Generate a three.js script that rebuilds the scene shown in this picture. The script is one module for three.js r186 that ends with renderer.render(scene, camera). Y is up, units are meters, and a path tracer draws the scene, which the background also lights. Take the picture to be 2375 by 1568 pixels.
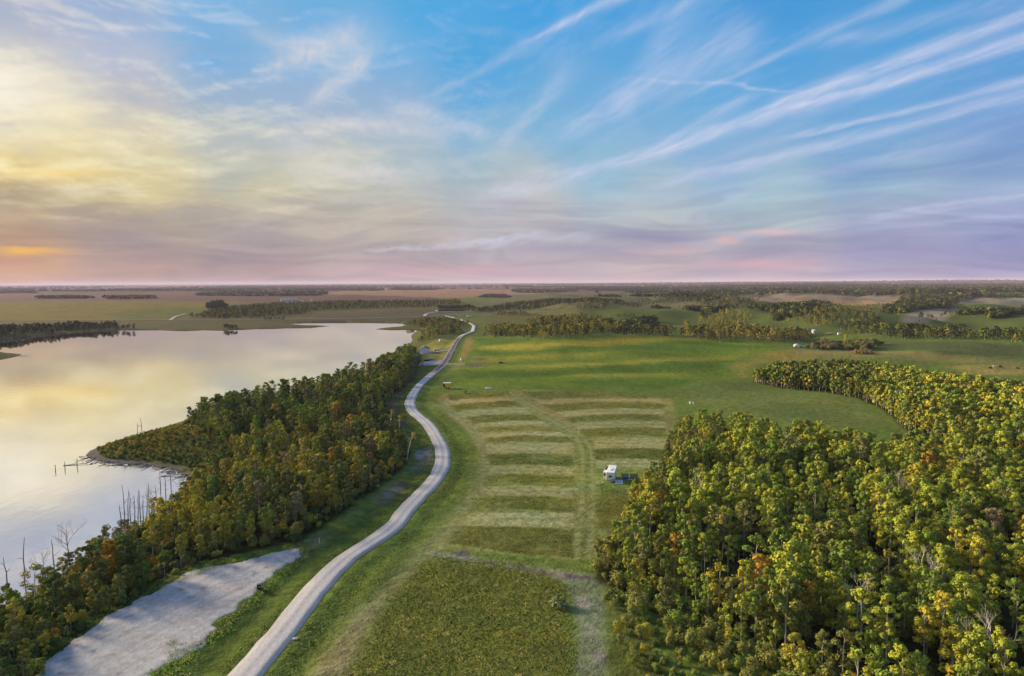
import * as THREE from 'three';
import { mergeGeometries } from 'three/addons/utils/BufferGeometryUtils.js';
import { MarchingCubes } from 'three/addons/objects/MarchingCubes.js';
import { RoundedBoxGeometry } from 'three/addons/geometries/RoundedBoxGeometry.js';

// ---------------------------------------------------------------- camera, sky, sun, exposure
const scene = new THREE.Scene();
const W = 2374, HGT = 1568, CAM_H = 60, FOV = 53, PITCH = 4.69, ROLL = 0.25;
const rad = THREE.MathUtils.degToRad;
const camera = new THREE.PerspectiveCamera(FOV, W / HGT, 1, 90000);
camera.rotation.order = 'YXZ';
camera.rotation.set(-rad(PITCH), 0, -rad(ROLL));
camera.position.set(0, CAM_H, 0);
camera.updateMatrixWorld(true);
const renderer = new THREE.WebGLRenderer();
renderer.toneMapping = THREE.LinearToneMapping;
const EXPOSURE = 2.0;
renderer.toneMappingExposure = EXPOSURE;
renderer.shadowMap.enabled = true;
const SUN_AZ = -62, SUN_EL = 16.5;       // degrees left of the view, above the horizon
const sun = new THREE.DirectionalLight(new THREE.Color().setRGB(1.0, 0.79, 0.50), 5);
sun.position.set(Math.sin(rad(SUN_AZ)) * Math.cos(rad(SUN_EL)), Math.sin(rad(SUN_EL)), -Math.cos(rad(SUN_AZ)) * Math.cos(rad(SUN_EL))).multiplyScalar(2000);
sun.castShadow = true;
sun.shadow.radius = 26;
Object.assign(sun.shadow.camera, { left: -900, right: 900, top: 900, bottom: -900, near: 10, far: 6000 });
scene.add(sun, sun.target);

// ---------------------------------------------------------------- small maths
function rng(seed) { let s = seed >>> 0; return () => { s = (s + 0x6D2B79F5) | 0; let t = Math.imul(s ^ (s >>> 15), 1 | s); t = (t + Math.imul(t ^ (t >>> 7), 61 | t)) ^ t; return ((t ^ (t >>> 14)) >>> 0) / 4294967296; }; }
const PERM = new Uint8Array(1024), GX = new Float32Array(256), GY = new Float32Array(256);
{ const r = rng(7); const p = Array.from({ length: 256 }, (_, i) => i); for (let i = 255; i > 0; i--) { const j = Math.floor(r() * (i + 1)); [p[i], p[j]] = [p[j], p[i]]; } for (let i = 0; i < 1024; i++) PERM[i] = p[i & 255]; for (let i = 0; i < 256; i++) { const a = r() * 6.2832; GX[i] = Math.cos(a); GY[i] = Math.sin(a); } }
function noise(x, y, per = 256) {       // gradient noise about -0.7 .. 0.7, period per (at most 256)
  const fx = Math.floor(x), fy = Math.floor(y), u = x - fx, v = y - fy;
  const x0 = ((fx % per) + per) % per, y0 = ((fy % per) + per) % per, x1 = (x0 + 1) % per, y1 = (y0 + 1) % per;
  const a = PERM[PERM[x0] + y0], b = PERM[PERM[x1] + y0], c = PERM[PERM[x0] + y1], e = PERM[PERM[x1] + y1];
  const su = u * u * u * (u * (u * 6 - 15) + 10), sv = v * v * v * (v * (v * 6 - 15) + 10);
  const n0 = GX[a] * u + GY[a] * v, n1 = GX[b] * (u - 1) + GY[b] * v, n2 = GX[c] * u + GY[c] * (v - 1), n3 = GX[e] * (u - 1) + GY[e] * (v - 1);
  return (n0 + (n1 - n0) * su) * (1 - sv) + (n2 + (n3 - n2) * su) * sv;
}
function fbm(x, y, oct = 4, gain = 0.5) { let s = 0, a = 1, t = 0; for (let i = 0; i < oct; i++) { s += a * noise(x + i * 37.3, y - i * 17.7); t += a; a *= gain; x *= 2.03; y *= 2.03; } return s / t * 1.5; }
const clamp = (v, a = 0, b = 1) => v < a ? a : v > b ? b : v;
const smooth = (a, b, v) => { const t = clamp((v - a) / (b - a)); return t * t * (3 - 2 * t); };
const mix = (a, b, t) => a + (b - a) * t;
const lin = v => { v /= 255; return v <= 0.04045 ? v / 12.92 : ((v + 0.055) / 1.055) ** 2.4; };
const F = HGT / 2 / Math.tan(rad(FOV / 2));
const SR = Math.sin(rad(ROLL)), CR = Math.cos(rad(ROLL)), SP = Math.sin(rad(PITCH)), CP = Math.cos(rad(PITCH));
// a direction through a picture point: [x, y, depth]; used to survey where things stand
function ray(px, py) { const cx = (px - W / 2) / F, cy = (HGT / 2 - py) / F; const x = cx * CR + cy * SR, y = -cx * SR + cy * CR; return [x, y * CP - SP, CP + y * SP]; }
function onPlane(px, py, h) { const r = ray(px, py), t = (h - CAM_H) / r[1]; return [r[0] * t, r[2] * t]; }
function toPicture(x, y, d) { y -= CAM_H; const z = d * CP - y * SP, v = y * CP + d * SP; const cx = x / z, cy = v / z; return [W / 2 + F * (cx * CR - cy * SR), HGT / 2 - F * (cx * SR + cy * CR), z]; }

// ---------------------------------------------------------------- the sky: evening cirrus, warm in the west (left)
{
  const tones = [
    [30,20,170,180,205],[250,20,155,180,215],[500,20,125,180,225],[750,20,108,175,225],[1000,20,80,168,225],[1250,20,72,162,224],[1500,20,72,158,220],[1800,20,72,153,216],[2100,20,76,156,214],[2350,20,78,152,213],
    [30,130,208,206,204],[250,130,180,190,214],[500,130,112,176,225],[700,130,140,184,222],[900,130,115,178,225],[1100,130,78,165,221],[1500,130,92,166,220],[1800,130,84,162,219],[2100,130,90,163,218],[2350,130,86,157,215],
    [5,215,255,250,232],[120,220,245,234,205],[300,220,192,192,200],[500,220,152,180,210],[700,220,152,182,217],[900,220,142,178,216],[1100,220,95,170,222],[1400,220,110,172,220],[1700,220,100,170,220],[2000,220,108,168,219],[2350,220,118,166,218],
    [10,300,230,222,202],[150,300,240,228,185],[300,300,216,206,182],[500,300,180,190,192],[700,300,170,185,200],[900,300,172,188,205],[1100,300,128,180,215],[1300,300,118,178,216],[1600,300,120,176,218],[2000,300,110,168,215],[2350,300,124,160,210],
    [10,380,236,210,128],[150,380,240,220,152],[350,380,220,210,166],[550,380,192,195,188],[750,380,208,206,182],[950,380,170,190,200],[1150,380,160,188,202],[1400,380,136,184,212],[1700,380,142,178,215],[2000,380,122,164,206],[2350,380,122,158,205],
    [20,430,178,158,128],[150,430,200,182,140],[350,430,222,206,150],[600,430,202,196,160],[900,430,190,190,180],[1200,430,186,190,188],[1500,430,164,190,206],[1800,430,158,190,206],[2100,430,152,184,206],[2350,430,158,178,206],
    [20,500,182,160,140],[200,500,176,160,150],[450,500,182,170,156],[700,500,190,180,166],[900,500,195,185,172],[1200,500,190,186,190],[1500,500,184,194,196],[1800,500,174,194,200],[2100,500,168,174,200],[2350,500,158,165,205],
    [20,560,206,166,134],[300,560,168,152,156],[600,560,168,156,162],[900,560,188,178,172],[1200,560,182,176,186],[1500,560,174,168,187],[1800,560,172,172,188],[2100,560,156,156,195],[2350,560,142,150,195],
    [20,610,218,166,134],[300,610,188,160,156],[600,610,182,160,166],[900,610,186,166,176],[1200,610,186,172,186],[1500,610,205,185,187],[1800,610,205,180,195],[2100,610,172,162,195],[2350,610,160,155,195],
    [20,645,226,171,145],[300,645,214,170,155],[600,645,210,170,165],[900,645,216,176,180],[1200,645,218,186,190],[1500,645,212,186,190],[1800,645,206,181,192],[2100,645,195,180,200],[2350,645,180,170,200],
  ]  .map(([px, py, r, g, b]) => py < 540 ? (px < 700 && py > 470 ? [px, py, r * .95, g * .95, b * .97] : [px, py, r, g, b]) : [px, py, r * .925, g * .945, b * .955]).map(([px, py, r, g, b]) => { const v = ray(px, py), l = Math.hypot(...v); return [v[0] / l, v[1] / l, v[2] / l, lin(r), lin(g), lin(b), 1]; });
  for (const [az, el, r, g, b, k] of [[-75,4,255,205,140,1.1],[-75,14,255,238,200,1.15],[-72,26,225,220,205,1],[-60,45,205,200,200,1],[-110,6,240,195,160,1],[-110,18,220,205,190,1],[-150,5,195,165,165,1],[-150,18,160,165,190,1],[180,5,175,160,180,1],[180,18,130,155,200,1],[140,5,165,155,185,1],[140,18,115,150,205,1],[100,5,160,155,190,1],[100,15,120,155,205,1],[60,4,165,158,195,1],[60,14,125,160,208,1],[60,30,80,150,213,1],[0,38,95,158,212,1],[-30,33,205,200,200,1],[30,40,68,145,212,1],[100,40,75,140,205,1],[180,40,95,145,200,1],[-110,40,185,190,205,1],[0,65,110,155,205,1],[180,65,95,145,200,1],[0,90,120,155,200,1]]) {
    const a = rad(az), e = rad(el); tones.push([Math.sin(a) * Math.cos(e), Math.sin(e), Math.cos(a) * Math.cos(e), lin(r) * k, lin(g) * k, lin(b) * k, 2.5]);
  }
  const LW = 720, LH = 180, low = new Float32Array((LW + 1) * (LH + 1) * 3);   // half a degree, elevation 0 .. 90
  for (let j = 0; j <= LH; j++) for (let i = 0; i <= LW; i++) {
    const az = (i / LW) * 2 * Math.PI - Math.PI, el = (j / LH) * Math.PI / 2, dx = Math.sin(az) * Math.cos(el), dy = Math.sin(el), dz = Math.cos(az) * Math.cos(el);
    let w = 0, r = 0, g = 0, b = 0;
    for (const t of tones) { const ey = (dy - t[1]) * 1.55, q = (dx - t[0]) ** 2 + ey * ey + (dz - t[2]) ** 2, s = 0.0028 * t[6] * t[6], k = 1 / (q + s) ** 2.4 * (t[6] > 1 ? 4 : 1); w += k; r += k * t[3]; g += k * t[4]; b += k * t[5]; }
    const o = (j * (LW + 1) + i) * 3; low[o] = r / w; low[o + 1] = g / w; low[o + 2] = b / w;
  }
  // long cirrus bands run towards a point low in the left of the view; each is given by its two ends
  const bands = [ // ends (survey points), half width at each end, strength, tone
    [2420,12,1820,240,24,10,.62],[2420,78,1560,338,22,14,.62],[1560,338,1180,446,20,26,.45],[2420,180,1880,306,12,7,.5],[2420,212,1560,425,16,12,.42],[2100,-10,1650,192,16,6,.35],[1450,-12,1262,74,16,5,.5],[1620,-12,1440,70,24,14,.28],
    [1705,90,1345,285,48,26,.34],[1560,60,1450,230,40,34,.26],[1550,190,1800,203,5,3,.35],[1290,200,1200,300,22,16,.3],[1300,60,1040,200,18,10,.22],[2250,330,1500,470,16,10,.2],[2380,-20,1960,90,30,16,.25],[1700,250,1500,350,14,12,.3],
    [800,90,660,150,40,22,.42],[830,150,760,215,26,20,.5],[700,120,625,90,24,18,.3],[870,400,700,350,24,30,.36],[990,300,850,290,24,18,.34],[1100,300,950,250,22,18,.28],[960,390,720,400,10,16,.3],
    [1150,560,890,580,10,5,.42],[1330,545,1150,556,10,9,.3],[2380,450,2060,500,10,8,.34],[2350,505,2050,525,10,8,.25],[1900,530,1700,556,5,4,.3],
  ].map(([ax, ay, bx, by, wa, wb, s]) => ({ ax, ay, bx, by, wa, wb, s, lx: Math.min(ax, bx) - 160, hx: Math.max(ax, bx) + 160, ly: Math.min(ay, by) - 130, hy: Math.max(ay, by) + 130 }));
  const blush = [[60,583,70,10,[250,190,85],.85],[1090,627,110,10,[226,172,178],.45],[1740,612,130,9,[228,172,180],.5],[1690,556,26,9,[238,185,170],.7],[1800,541,60,7,[238,190,178],.55],[1560,582,90,7,[228,180,178],.4],[350,618,70,8,[212,166,158],.4],[1260,645,120,8,[222,176,182],.35],[130,400,120,12,[245,212,110],.5],[40,452,110,18,[160,142,125],.5],[1180,468,60,14,[165,160,185],.4],[1520,548,110,13,[140,140,175],.6],[1350,575,180,12,[158,152,182],.55],[1850,552,150,9,[158,152,185],.5],[2050,590,220,14,[148,148,190],.4],[2150,400,300,16,[118,150,195],.4],[600,500,200,10,[175,165,160],.3],[220,465,170,8,[205,190,140],.35]]
    .map(([x, y, w, h, c, s]) => ({ x, y, w, h, c: c.map(lin), s }));
  const TW = 4096, TH = 2048, data = new Float32Array(TW * TH * 4), ca = Math.cos(rad(-20)), sa = Math.sin(rad(-20));
  for (let j = 0; j < TH; j++) for (let i = 0; i < TW; i++) {
    const el = ((j + 0.5) / TH - 0.5) * Math.PI, o = (j * TW + i) * 4;
    const th = ((i + 0.5) / TW - 0.5) * 2 * Math.PI;           // atan2(z, x)
    const X = Math.cos(th) * Math.cos(el), Z = Math.sin(th) * Math.cos(el), Y = Math.sin(el), D = -Z;
    if (el <= 0) { data[o] = 0.30 / EXPOSURE * .5; data[o + 1] = .28 / EXPOSURE * .5; data[o + 2] = .24 / EXPOSURE * .5; data[o + 3] = 1; continue; }
    const az = Math.atan2(X, D), fi = (az / (2 * Math.PI) + 0.5) * LW, fj = el / (Math.PI / 2) * LH, i0 = Math.min(LW - 1, Math.floor(fi)), j0 = Math.min(LH - 1, Math.floor(fj)), u = fi - i0, v = fj - j0;
    const c = [0, 1, 2].map(k => { const q = (a, b) => low[((j0 + b) * (LW + 1) + i0 + a) * 3 + k]; return mix(mix(q(0, 0), q(1, 0), u), mix(q(0, 1), q(1, 1), u), v); });
    // thin cloud on a plane overhead, drawn out along the wind
    const inv = 1 / (Y + 0.09), pu = (X * sa + D * ca) * inv, pv = (X * ca - D * sa) * inv;
    if (el < 1.2) {
      const wx = fbm(pu * 0.9, pv * 0.9, 3) * 0.5, right = smooth(-0.15, 0.45, az), leftness = 1 - smooth(-0.45, 0.18, az);
      const st = fbm(pu * 0.55 + wx * .5, pv * 4.2 + wx * 1.2, 5, 0.55), st2 = fbm(pu * 1.3 + 9 + wx, pv * 9.5 + wx * 2, 4, 0.6), puff = fbm(pu * 2.1 + 20 + wx * 2, pv * 2.7 + wx * 2, 5, 0.6), wisp = fbm(pu * 9 + wx * 4, pv * 24 + 4, 4, 0.65);
      let k = (st * 0.55 + st2 * 0.16) * (0.35 + right * 0.65) + puff * 0.45 * (1 - right * 0.7) + wisp * 0.2;
      k *= smooth(0.02, 0.16, el) * (1 - smooth(0.8, 1.15, el));
      const hi = mix(0.30, 0.22, leftness), t = clamp(k, -0.8, 0.9);
      const cloud = [mix(0.58, 0.80, leftness), mix(0.62, 0.70, leftness), mix(0.80, 0.56, leftness)];
      if (t > 0) for (let q = 0; q < 3; q++) c[q] = mix(c[q], Math.max(c[q], cloud[q]), t * 0.9 * (hi + 0.35));
      else { const dk = [mix(0.16, 0.42, leftness), mix(0.36, 0.40, leftness), mix(0.66, 0.44, leftness)]; for (let q = 0; q < 3; q++) c[q] = mix(c[q], Math.min(c[q], dk[q] + 0.04), -t * 0.55); }
      // mottled veil in the west, rippled high up
      if (leftness > 0.01) {
        const wv = fbm(az * 3 + 2, el * 4, 3), tilt = el * 12 - az * 1.5, v1 = fbm(az * 3.2 + wv * .5, tilt + wv * .8, 5, .6), v2 = fbm(az * 7 + wv * .8 + 30, el * 40 - az * 4 + wv * 1.2 + v1 * .6, 6, .66), v3 = fbm(az * 22 + v1 * .8, el * 62 + az * 12 + wv * 1.5, 5, .7);
        const rip = smooth(.22, .30, el) * noise(az * 10 + wv * 4, el * 170 + wv * 12) * smooth(-.3, .3, noise(az * 5 + 2, el * 7));
        const s = leftness * smooth(.05, .13, el) * (1 - smooth(.55, .8, el)), m = (v1 * .85 + v2 * 1.0 + v3 * .6 + rip * .35 + .03) * s * (1 - .55 * smooth(.26, .36, el));
        if (m > 0) { const glow = 1 - smooth(-.65, -.2, az), q = [mix(.80, 1.0, glow), mix(.76, .90, glow), mix(.66, .60, glow)]; for (let e = 0; e < 3; e++) c[e] = mix(c[e], Math.max(c[e] * 1.12, q[e]), Math.min(.75, m * .95)); }
        else { const q = [.34, .43, .58]; for (let e = 0; e < 3; e++) c[e] = mix(c[e], c[e] * .45 + q[e] * .52, Math.min(.6, -m * .85)); }
      }
      // low bands near the horizon
      const hb = 2.0 * fbm(az * 4 + 3, el * 62 + fbm(az * 3, el * 20, 3) * 2.5, 5, 0.6) * (1 - smooth(0.06, 0.22, el));
      for (let q = 0; q < 3; q++) c[q] *= 1 + hb * [0.22, 0.19, 0.12][q];
    }
    if (D > 0.2) {
      const P = toPicture(X * 9e5, CAM_H + Y * 9e5, D * 9e5), px = P[0], py = P[1];
      if (px > -300 && px < 2700 && py > -200 && py < 700) {
        const wob = fbm(pu * 1.1 + 50, pv * 3.1, 4, .6), fine = fbm(pu * 4 + 8 + wob, pv * 22 + wob * 2, 4, .62);
        for (const f of bands) if (px > f.lx && px < f.hx && py > f.ly && py < f.hy) {
          const ex = f.bx - f.ax, ey = f.by - f.ay, l2 = ex * ex + ey * ey, tt = ((px - f.ax) * ex + (py - f.ay) * ey) / l2, tc = clamp(tt), l = Math.sqrt(l2);
          const across = ((px - f.ax) * ey - (py - f.ay) * ex) / l + wob * 22, past = (tt - tc) * l, w = mix(f.wa, f.wb, tc) * .95, q = (across / w) ** 2 + (past / 60) ** 2;
          if (q < 6) { const k = clamp(f.s * Math.exp(-q) * (.95 + fine * 1.0 + wob * .4)); const warm = 1 - smooth(500, 1500, px); c[0] = mix(c[0], mix(.62, .74, warm), k); c[1] = mix(c[1], mix(.66, .70, warm), k); c[2] = mix(c[2], mix(.84, .68, warm), k); }
        }
        for (const f of blush) { const q = ((px - f.x + wob * 40) / f.w) ** 2 + ((py - f.y + wob * 8 + fine * 4) / f.h) ** 2; if (q < 7) { const k = clamp(f.s * Math.exp(-q)); for (let m = 0; m < 3; m++) c[m] = mix(c[m], f.c[m], k); } }
      }
    }
    data[o] = c[0] / EXPOSURE; data[o + 1] = c[1] / EXPOSURE; data[o + 2] = c[2] / EXPOSURE; data[o + 3] = 1;
  }
  const sky = new THREE.DataTexture(data, TW, TH, THREE.RGBAFormat, THREE.FloatType);
  sky.mapping = THREE.EquirectangularReflectionMapping; sky.magFilter = sky.minFilter = THREE.LinearFilter; sky.needsUpdate = true;
  scene.background = sky; scene.environment = sky;
}

// ---------------------------------------------------------------- naming helpers
const taken = new Map();
function numbered(name) { const n = taken.get(name) ?? 0; taken.set(name, n + 1); return n ? `${name}_${String(n).padStart(3, '0')}` : name; }
function tag(o, label, category, group, kind) { if (label) o.userData.label = label; if (category) o.userData.category = category; if (group) o.userData.group = group; if (kind) o.userData.kind = kind; return o; }
function shadows(o) { o.traverse(m => { if (m.isMesh) { m.castShadow = true; m.receiveShadow = true; } }); return o; }
function thing(name, label, category, [x, y, z] = [0, 0, 0], turn = 0, group) { const o = new THREE.Group(); o.name = numbered(name); o.position.set(x, y, z); o.rotation.y = turn; scene.add(o); return tag(o, label, category, group); }
function part(parent, name, geometry, material, label) { const m = new THREE.Mesh(geometry, material); m.name = name; if (label) m.userData.label = label; m.castShadow = m.receiveShadow = true; parent.add(m); return m; }
function struct(name, geometry, material, label, category) { const m = new THREE.Mesh(geometry, material); m.name = numbered(name); m.userData.kind = 'structure'; if (label) tag(m, label, category); m.castShadow = m.receiveShadow = true; scene.add(m); return m; }
const box = (w, h, d, x = 0, y = 0, z = 0) => new THREE.BoxGeometry(w, h, d).translate(x, y, z);
const rbox = (w, h, d, r, x = 0, y = 0, z = 0) => new RoundedBoxGeometry(w, h, d, 2, r).translate(x, y, z);
const cyl = (r0, r1, h, n = 12, x = 0, y = 0, z = 0) => new THREE.CylinderGeometry(r0, r1, h, n).translate(x, y, z);
function wheelShape(r, w, x, y, z) { return new THREE.CylinderGeometry(r, r, w, 18).rotateZ(Math.PI / 2).translate(x, y, z); }
function merge(list) { const l = list.map(g => { const q = g.index ? g.toNonIndexed() : g; for (const k of Object.keys(q.attributes)) if (!['position', 'normal', 'uv'].includes(k)) q.deleteAttribute(k); return q; }); return mergeGeometries(l); }
// a round bar through points, each with its own radius
function limb(points, radii, sides = 5) {
  const pos = [], nor = [], uv = [], idx = [], up = new THREE.Vector3(), a = new THREE.Vector3(), b = new THREE.Vector3(), t = new THREE.Vector3();
  points.forEach((p, i) => {
    t.subVectors(points[Math.min(i + 1, points.length - 1)], points[Math.max(i - 1, 0)]).normalize();
    up.set(1, 0, 0); if (Math.abs(t.x) > 0.8) up.set(0, 0, 1);
    a.crossVectors(t, up).normalize(); b.crossVectors(t, a);
    for (let k = 0; k <= sides; k++) { const q = k / sides * Math.PI * 2, c = Math.cos(q), s = Math.sin(q); const n = [a.x * c + b.x * s, a.y * c + b.y * s, a.z * c + b.z * s]; pos.push(p.x + n[0] * radii[i], p.y + n[1] * radii[i], p.z + n[2] * radii[i]); nor.push(...n); uv.push(k / sides, i); }
  });
  for (let i = 0; i < points.length - 1; i++) for (let k = 0; k < sides; k++) { const o = i * (sides + 1) + k; idx.push(o, o + 1, o + sides + 1, o + 1, o + sides + 2, o + sides + 1); }
  const g = new THREE.BufferGeometry(); g.setAttribute('position', new THREE.Float32BufferAttribute(pos, 3)); g.setAttribute('normal', new THREE.Float32BufferAttribute(nor, 3)); g.setAttribute('uv', new THREE.Float32BufferAttribute(uv, 2)); g.setIndex(idx); return g;
}
const V = (x, y, z) => new THREE.Vector3(x, y, z);

// ---------------------------------------------------------------- the lie of the land: x to the right, d away from the viewpoint (z = -d)
const WATER = -7;
const shore = [[-700,1640],[-260,1560],[0,1425],[60,1392],[110,1352],[180,1310],[240,1268],[300,1232],[345,1212],[392,1176],[425,1140],[432,1108],[400,1088],[330,1078],[262,1074],[215,1068],[196,1058],[206,1046],[235,1034],[300,1014],[380,990],[480,958],[600,928],[720,898],[820,871],[880,846],[920,822],[945,802],[956,790],[953,779],[962,770],[994,766.5],[960,764.5],[900,765],[861,763.8],[895,760],[930,757.5],[944,752.5],[925,749.5],[880,747.8],[800,746.8],[720,747.2],[668,750.5],[690,754],[769,756.8],[730,759.5],[620,762.5],[560,764.5],[520,766.8],[470,766],[420,767.5],[360,766],[290,765.7],[200,770],[120,776],[60,784],[0,790],[-80,797],[-60,812],[20,819],[64,822.5],[20,830],[-60,838],[-300,850],[-900,900]]
  .map(([x, y]) => onPlane(x, y, WATER));
const pond = [[988,728],[1012,718.5],[1040,717.6],[1060,717],[1088,716.2],[1092,718.2],[1075,720.6],[1052,722],[1020,722.5],[1000,722]].map(([x, y]) => onPlane(x, y, WATER + 2));
function signed(poly, x, d) {            // distance to the outline, negative inside
  let best = 1e12, inside = false;
  for (let i = 0, j = poly.length - 1; i < poly.length; j = i++) {
    const [ax, ad] = poly[j], [bx, bd] = poly[i], ex = bx - ax, ed = bd - ad, t = clamp(((x - ax) * ex + (d - ad) * ed) / (ex * ex + ed * ed)), qx = x - ax - ex * t, qd = d - ad - ed * t, q = qx * qx + qd * qd;
    if (q < best) best = q;
    if ((ad > d) !== (bd > d) && x < (bx - ax) * (d - ad) / (bd - ad) + ax) inside = !inside;
  }
  return inside ? -Math.sqrt(best) : Math.sqrt(best);
}
const gauss = (v, w) => Math.exp(-(v * v) / (w * w));
function rawLand(x, d) {
  const e = Math.max(d, 0);
  let h = fbm(x / 60, d / 60, 3) * 0.5;
  // the big pasture: a long crest with gentle steps below it
  const r = smooth(-60, 40, x - (e - 400) * 0.02), wv = noise(x / 210 + 4, 2.5) * 36 + noise(x / 90, 7.5) * 10, dd = d + wv;
  const hollow = gauss(x - 330, 75) * smooth(500, 620, d);
  h += r * (smooth(430, 655, dd) * (8.6 - 6.0 * hollow) - smooth(665, 770, dd) * 9 + (gauss(dd - 452, 18) * 2.6 + gauss(dd - 520, 20) * 3.2 + gauss(dd - 592, 16) * 2.4) * (0.5 + 0.5 * noise(x / 130, d / 400)));
  h += r * smooth(250, 420, d) * fbm(x / 85 + 3 + d / 150, d / 75, 2) * 4.2;
  // rolling country beyond on the right
  const far = smooth(760, 980, d);
  const wr = smooth(-120, 160, x - (d - 900) * 0.02);
  const hills = 3 + 27 * fbm(x / 260 + 7, d / 290 + 2, 3) + 5 * smooth(1100, 1900, d);
  // low marshy ground and plain on the left
  const flat = -5.2 + 1.2 * smooth(1120, 1180, d) + 8 * smooth(1350, 2400, d) * smooth(-100, -500, x + d * .1) + 1.0 * fbm(x / 170, d / 230, 3);
  h = mix(h, mix(flat, hills, wr), far * (1 - smooth(2600, 4000, d)) + 0);
  if (d > 2600) { const p = smooth(2600, 4000, d); h += p * (mix(0, 10, smooth(0.1, 0.5, x / d)) + 9 * fbm(x / 1500, d / 1900, 4)); }
  if (d > 7000) { const k = smooth(7000, 15000, d), s = x / d; h += k * (12 + 34 * smooth(-0.1, 0.75, s)) * (1 + 0.8 * fbm(x / 2400 + 5, d / 5200, 5)); }
  return h;
}
function land(x, d) {
  let h = rawLand(x, d);
  if (d < 1500 && d > -500) {
    const s = signed(shore, x, d), wide = mix(38, 22, smooth(650, 900, d));
    if (s < 0) return WATER - Math.min(2.5, 0.05 - s * 0.12);
    if (s < wide) { const low = WATER + Math.min(0.12 * s, 1.2); h = mix(low, h, smooth(0, wide, s)); }
  }
  if (d > 1200 && d < 1750 && x > -400 && x < 200) { const s = signed(pond, x, d); if (s < 0) return WATER + 2 - Math.min(1.5, 0.1 - s * .1); if (s < 25) h = mix(WATER + 2.3, h, smooth(0, 25, s)); }
  return h;
}
function hitWith(f, px, py) {           // where the sight line through a picture point meets the land
  const v = ray(px, py), l = Math.hypot(v[0], v[2]), y = v[1] / l; let a = 40;
  for (let t = 40; t < 60000; t *= 1.006) { const k = t / l; if (CAM_H + y * t < f(v[0] * k, v[2] * k)) { let lo = a, hi = t; for (let i = 0; i < 24; i++) { const m = (lo + hi) / 2; if (CAM_H + y * m < f(v[0] * m / l, v[2] * m / l)) hi = m; else lo = m; } return [v[0] * hi / l, v[2] * hi / l]; } a = t; }
  return [v[0] * 60000 / l, v[2] * 60000 / l];
}
// roads: centre lines, each with a width
function spline(points, f, step) {
  const w = points.map(([x, y]) => hitWith(f, x, y)), curve = new THREE.CatmullRomCurve3(w.map(([x, d]) => V(x, 0, d)), false, 'centripetal'), n = Math.max(4, Math.round(curve.getLength() / step));
  return curve.getSpacedPoints(n).map(p => [p.x, p.z]);
}
const flatLand = (x, d) => Math.min(land(x, d), d > 560 ? 5 : 9);
const roadLine = spline([[430,1760],[490,1660],[567,1567],[660,1456],[731,1367],[800,1297],[905,1226],[950,1173],[1001,1120],[1023,1085],[1026,1050],[1012,1014],[989,981],[960,957],[950,936],[957,916],[974,892],[1001,868],[1025,848],[1043,820],[1058,793],[1071,779],[1096,768.5]], land, 3.5);
const roadFar = spline([[1099,757],[1093,752.5],[1073,743.5],[1047,736],[1030,732.5]], land, 10);
const highway = spline([[-500,744],[0,743.3],[250,742.6],[480,743],[660,741.5],[800,739.6],[900,737],[1000,734],[1040,732],[1100,729],[1200,723],[1300,716.5]], land, 25);
const branchRoad = spline([[394,744],[400,739],[412,733],[430,729]], land, 12);
const yardRoad = spline([[985,735],[989,728.5],[1005,725.5],[1030,723.6],[1056,722.9]], land, 12);
const drive = spline([[1040,813],[1022,815],[1000,817.5],[973,821.3]], land, 3);
const footpath = spline([[1036,844.6],[1050,845],[1080,845]], land, 3);
for (let i = 0, last = roadLine[roadLine.length - 1], to = roadFar[0]; i < 8; i++) { const t = (i + 1) / 9; roadLine.push([mix(last[0], to[0], t), mix(last[1], to[1], t)]); }
const mainRoad = roadLine.concat(roadFar);
const heightsAlong = line => { const r = line.map(([x, d]) => land(x, d)); for (let k = 0; k < 6; k++) { const c = r.slice(); for (let i = 1; i < r.length - 1; i++) r[i] = (c[i - 1] + c[i] + c[i + 1]) / 3; } return r; };
const roads = [[mainRoad, 4.7], [highway, 9], [branchRoad, 6], [yardRoad, 7], [drive, 4], [footpath, 2]].map(([line, w]) => ({ line, w, h: heightsAlong(line), box: [Math.min(...line.map(p => p[0])) - 40, Math.max(...line.map(p => p[0])) + 40, Math.min(...line.map(p => p[1])) - 40, Math.max(...line.map(p => p[1])) + 40] }));
function nearest(road, x, d) { // [distance, height of the road there]
  let best = 1e12, h = 0; const l = road.line;
  for (let i = 0; i < l.length - 1; i++) {
    const [ax, ad] = l[i], [bx, bd] = l[i + 1], cx = x - (ax + bx) / 2, cd = d - (ad + bd) / 2;
    if (cx * cx + cd * cd > best + 2600) { continue; }
    const ex = bx - ax, ed = bd - ad, t = clamp(((x - ax) * ex + (d - ad) * ed) / (ex * ex + ed * ed + 1e-9)), q = (x - ax - ex * t) ** 2 + (d - ad - ed * t) ** 2;
    if (q < best) { best = q; h = mix(road.h[i], road.h[i + 1], t); }
  }
  return [Math.sqrt(best), h];
}
function ground(x, d) {
  let h = land(x, d);
  for (const r of roads) {
    const b = r.box; if (x < b[0] || x > b[1] || d < b[2] || d > b[3]) continue;
    const [q, rh] = nearest(r, x, d), half = r.w / 2;
    if (q < half + 22) { const sink = -0.14 * (1 - smooth(half, half + 1.6, q)) - (r.w === 4.7 ? 0.55 * gauss(q - half - 5, 2.6) : 0); h = mix(rh + sink, h, smooth(half + 2.5, half + 20, q)); }
  }
  return h;
}
const hit = (px, py) => hitWith(ground, px, py);
const area = pts => { const poly = pts.map(([x, y]) => hit(x, y)); poly.box = [Math.min(...poly.map(p => p[0])), Math.max(...poly.map(p => p[0])), Math.min(...poly.map(p => p[1])), Math.max(...poly.map(p => p[1]))]; return poly; };

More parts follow.
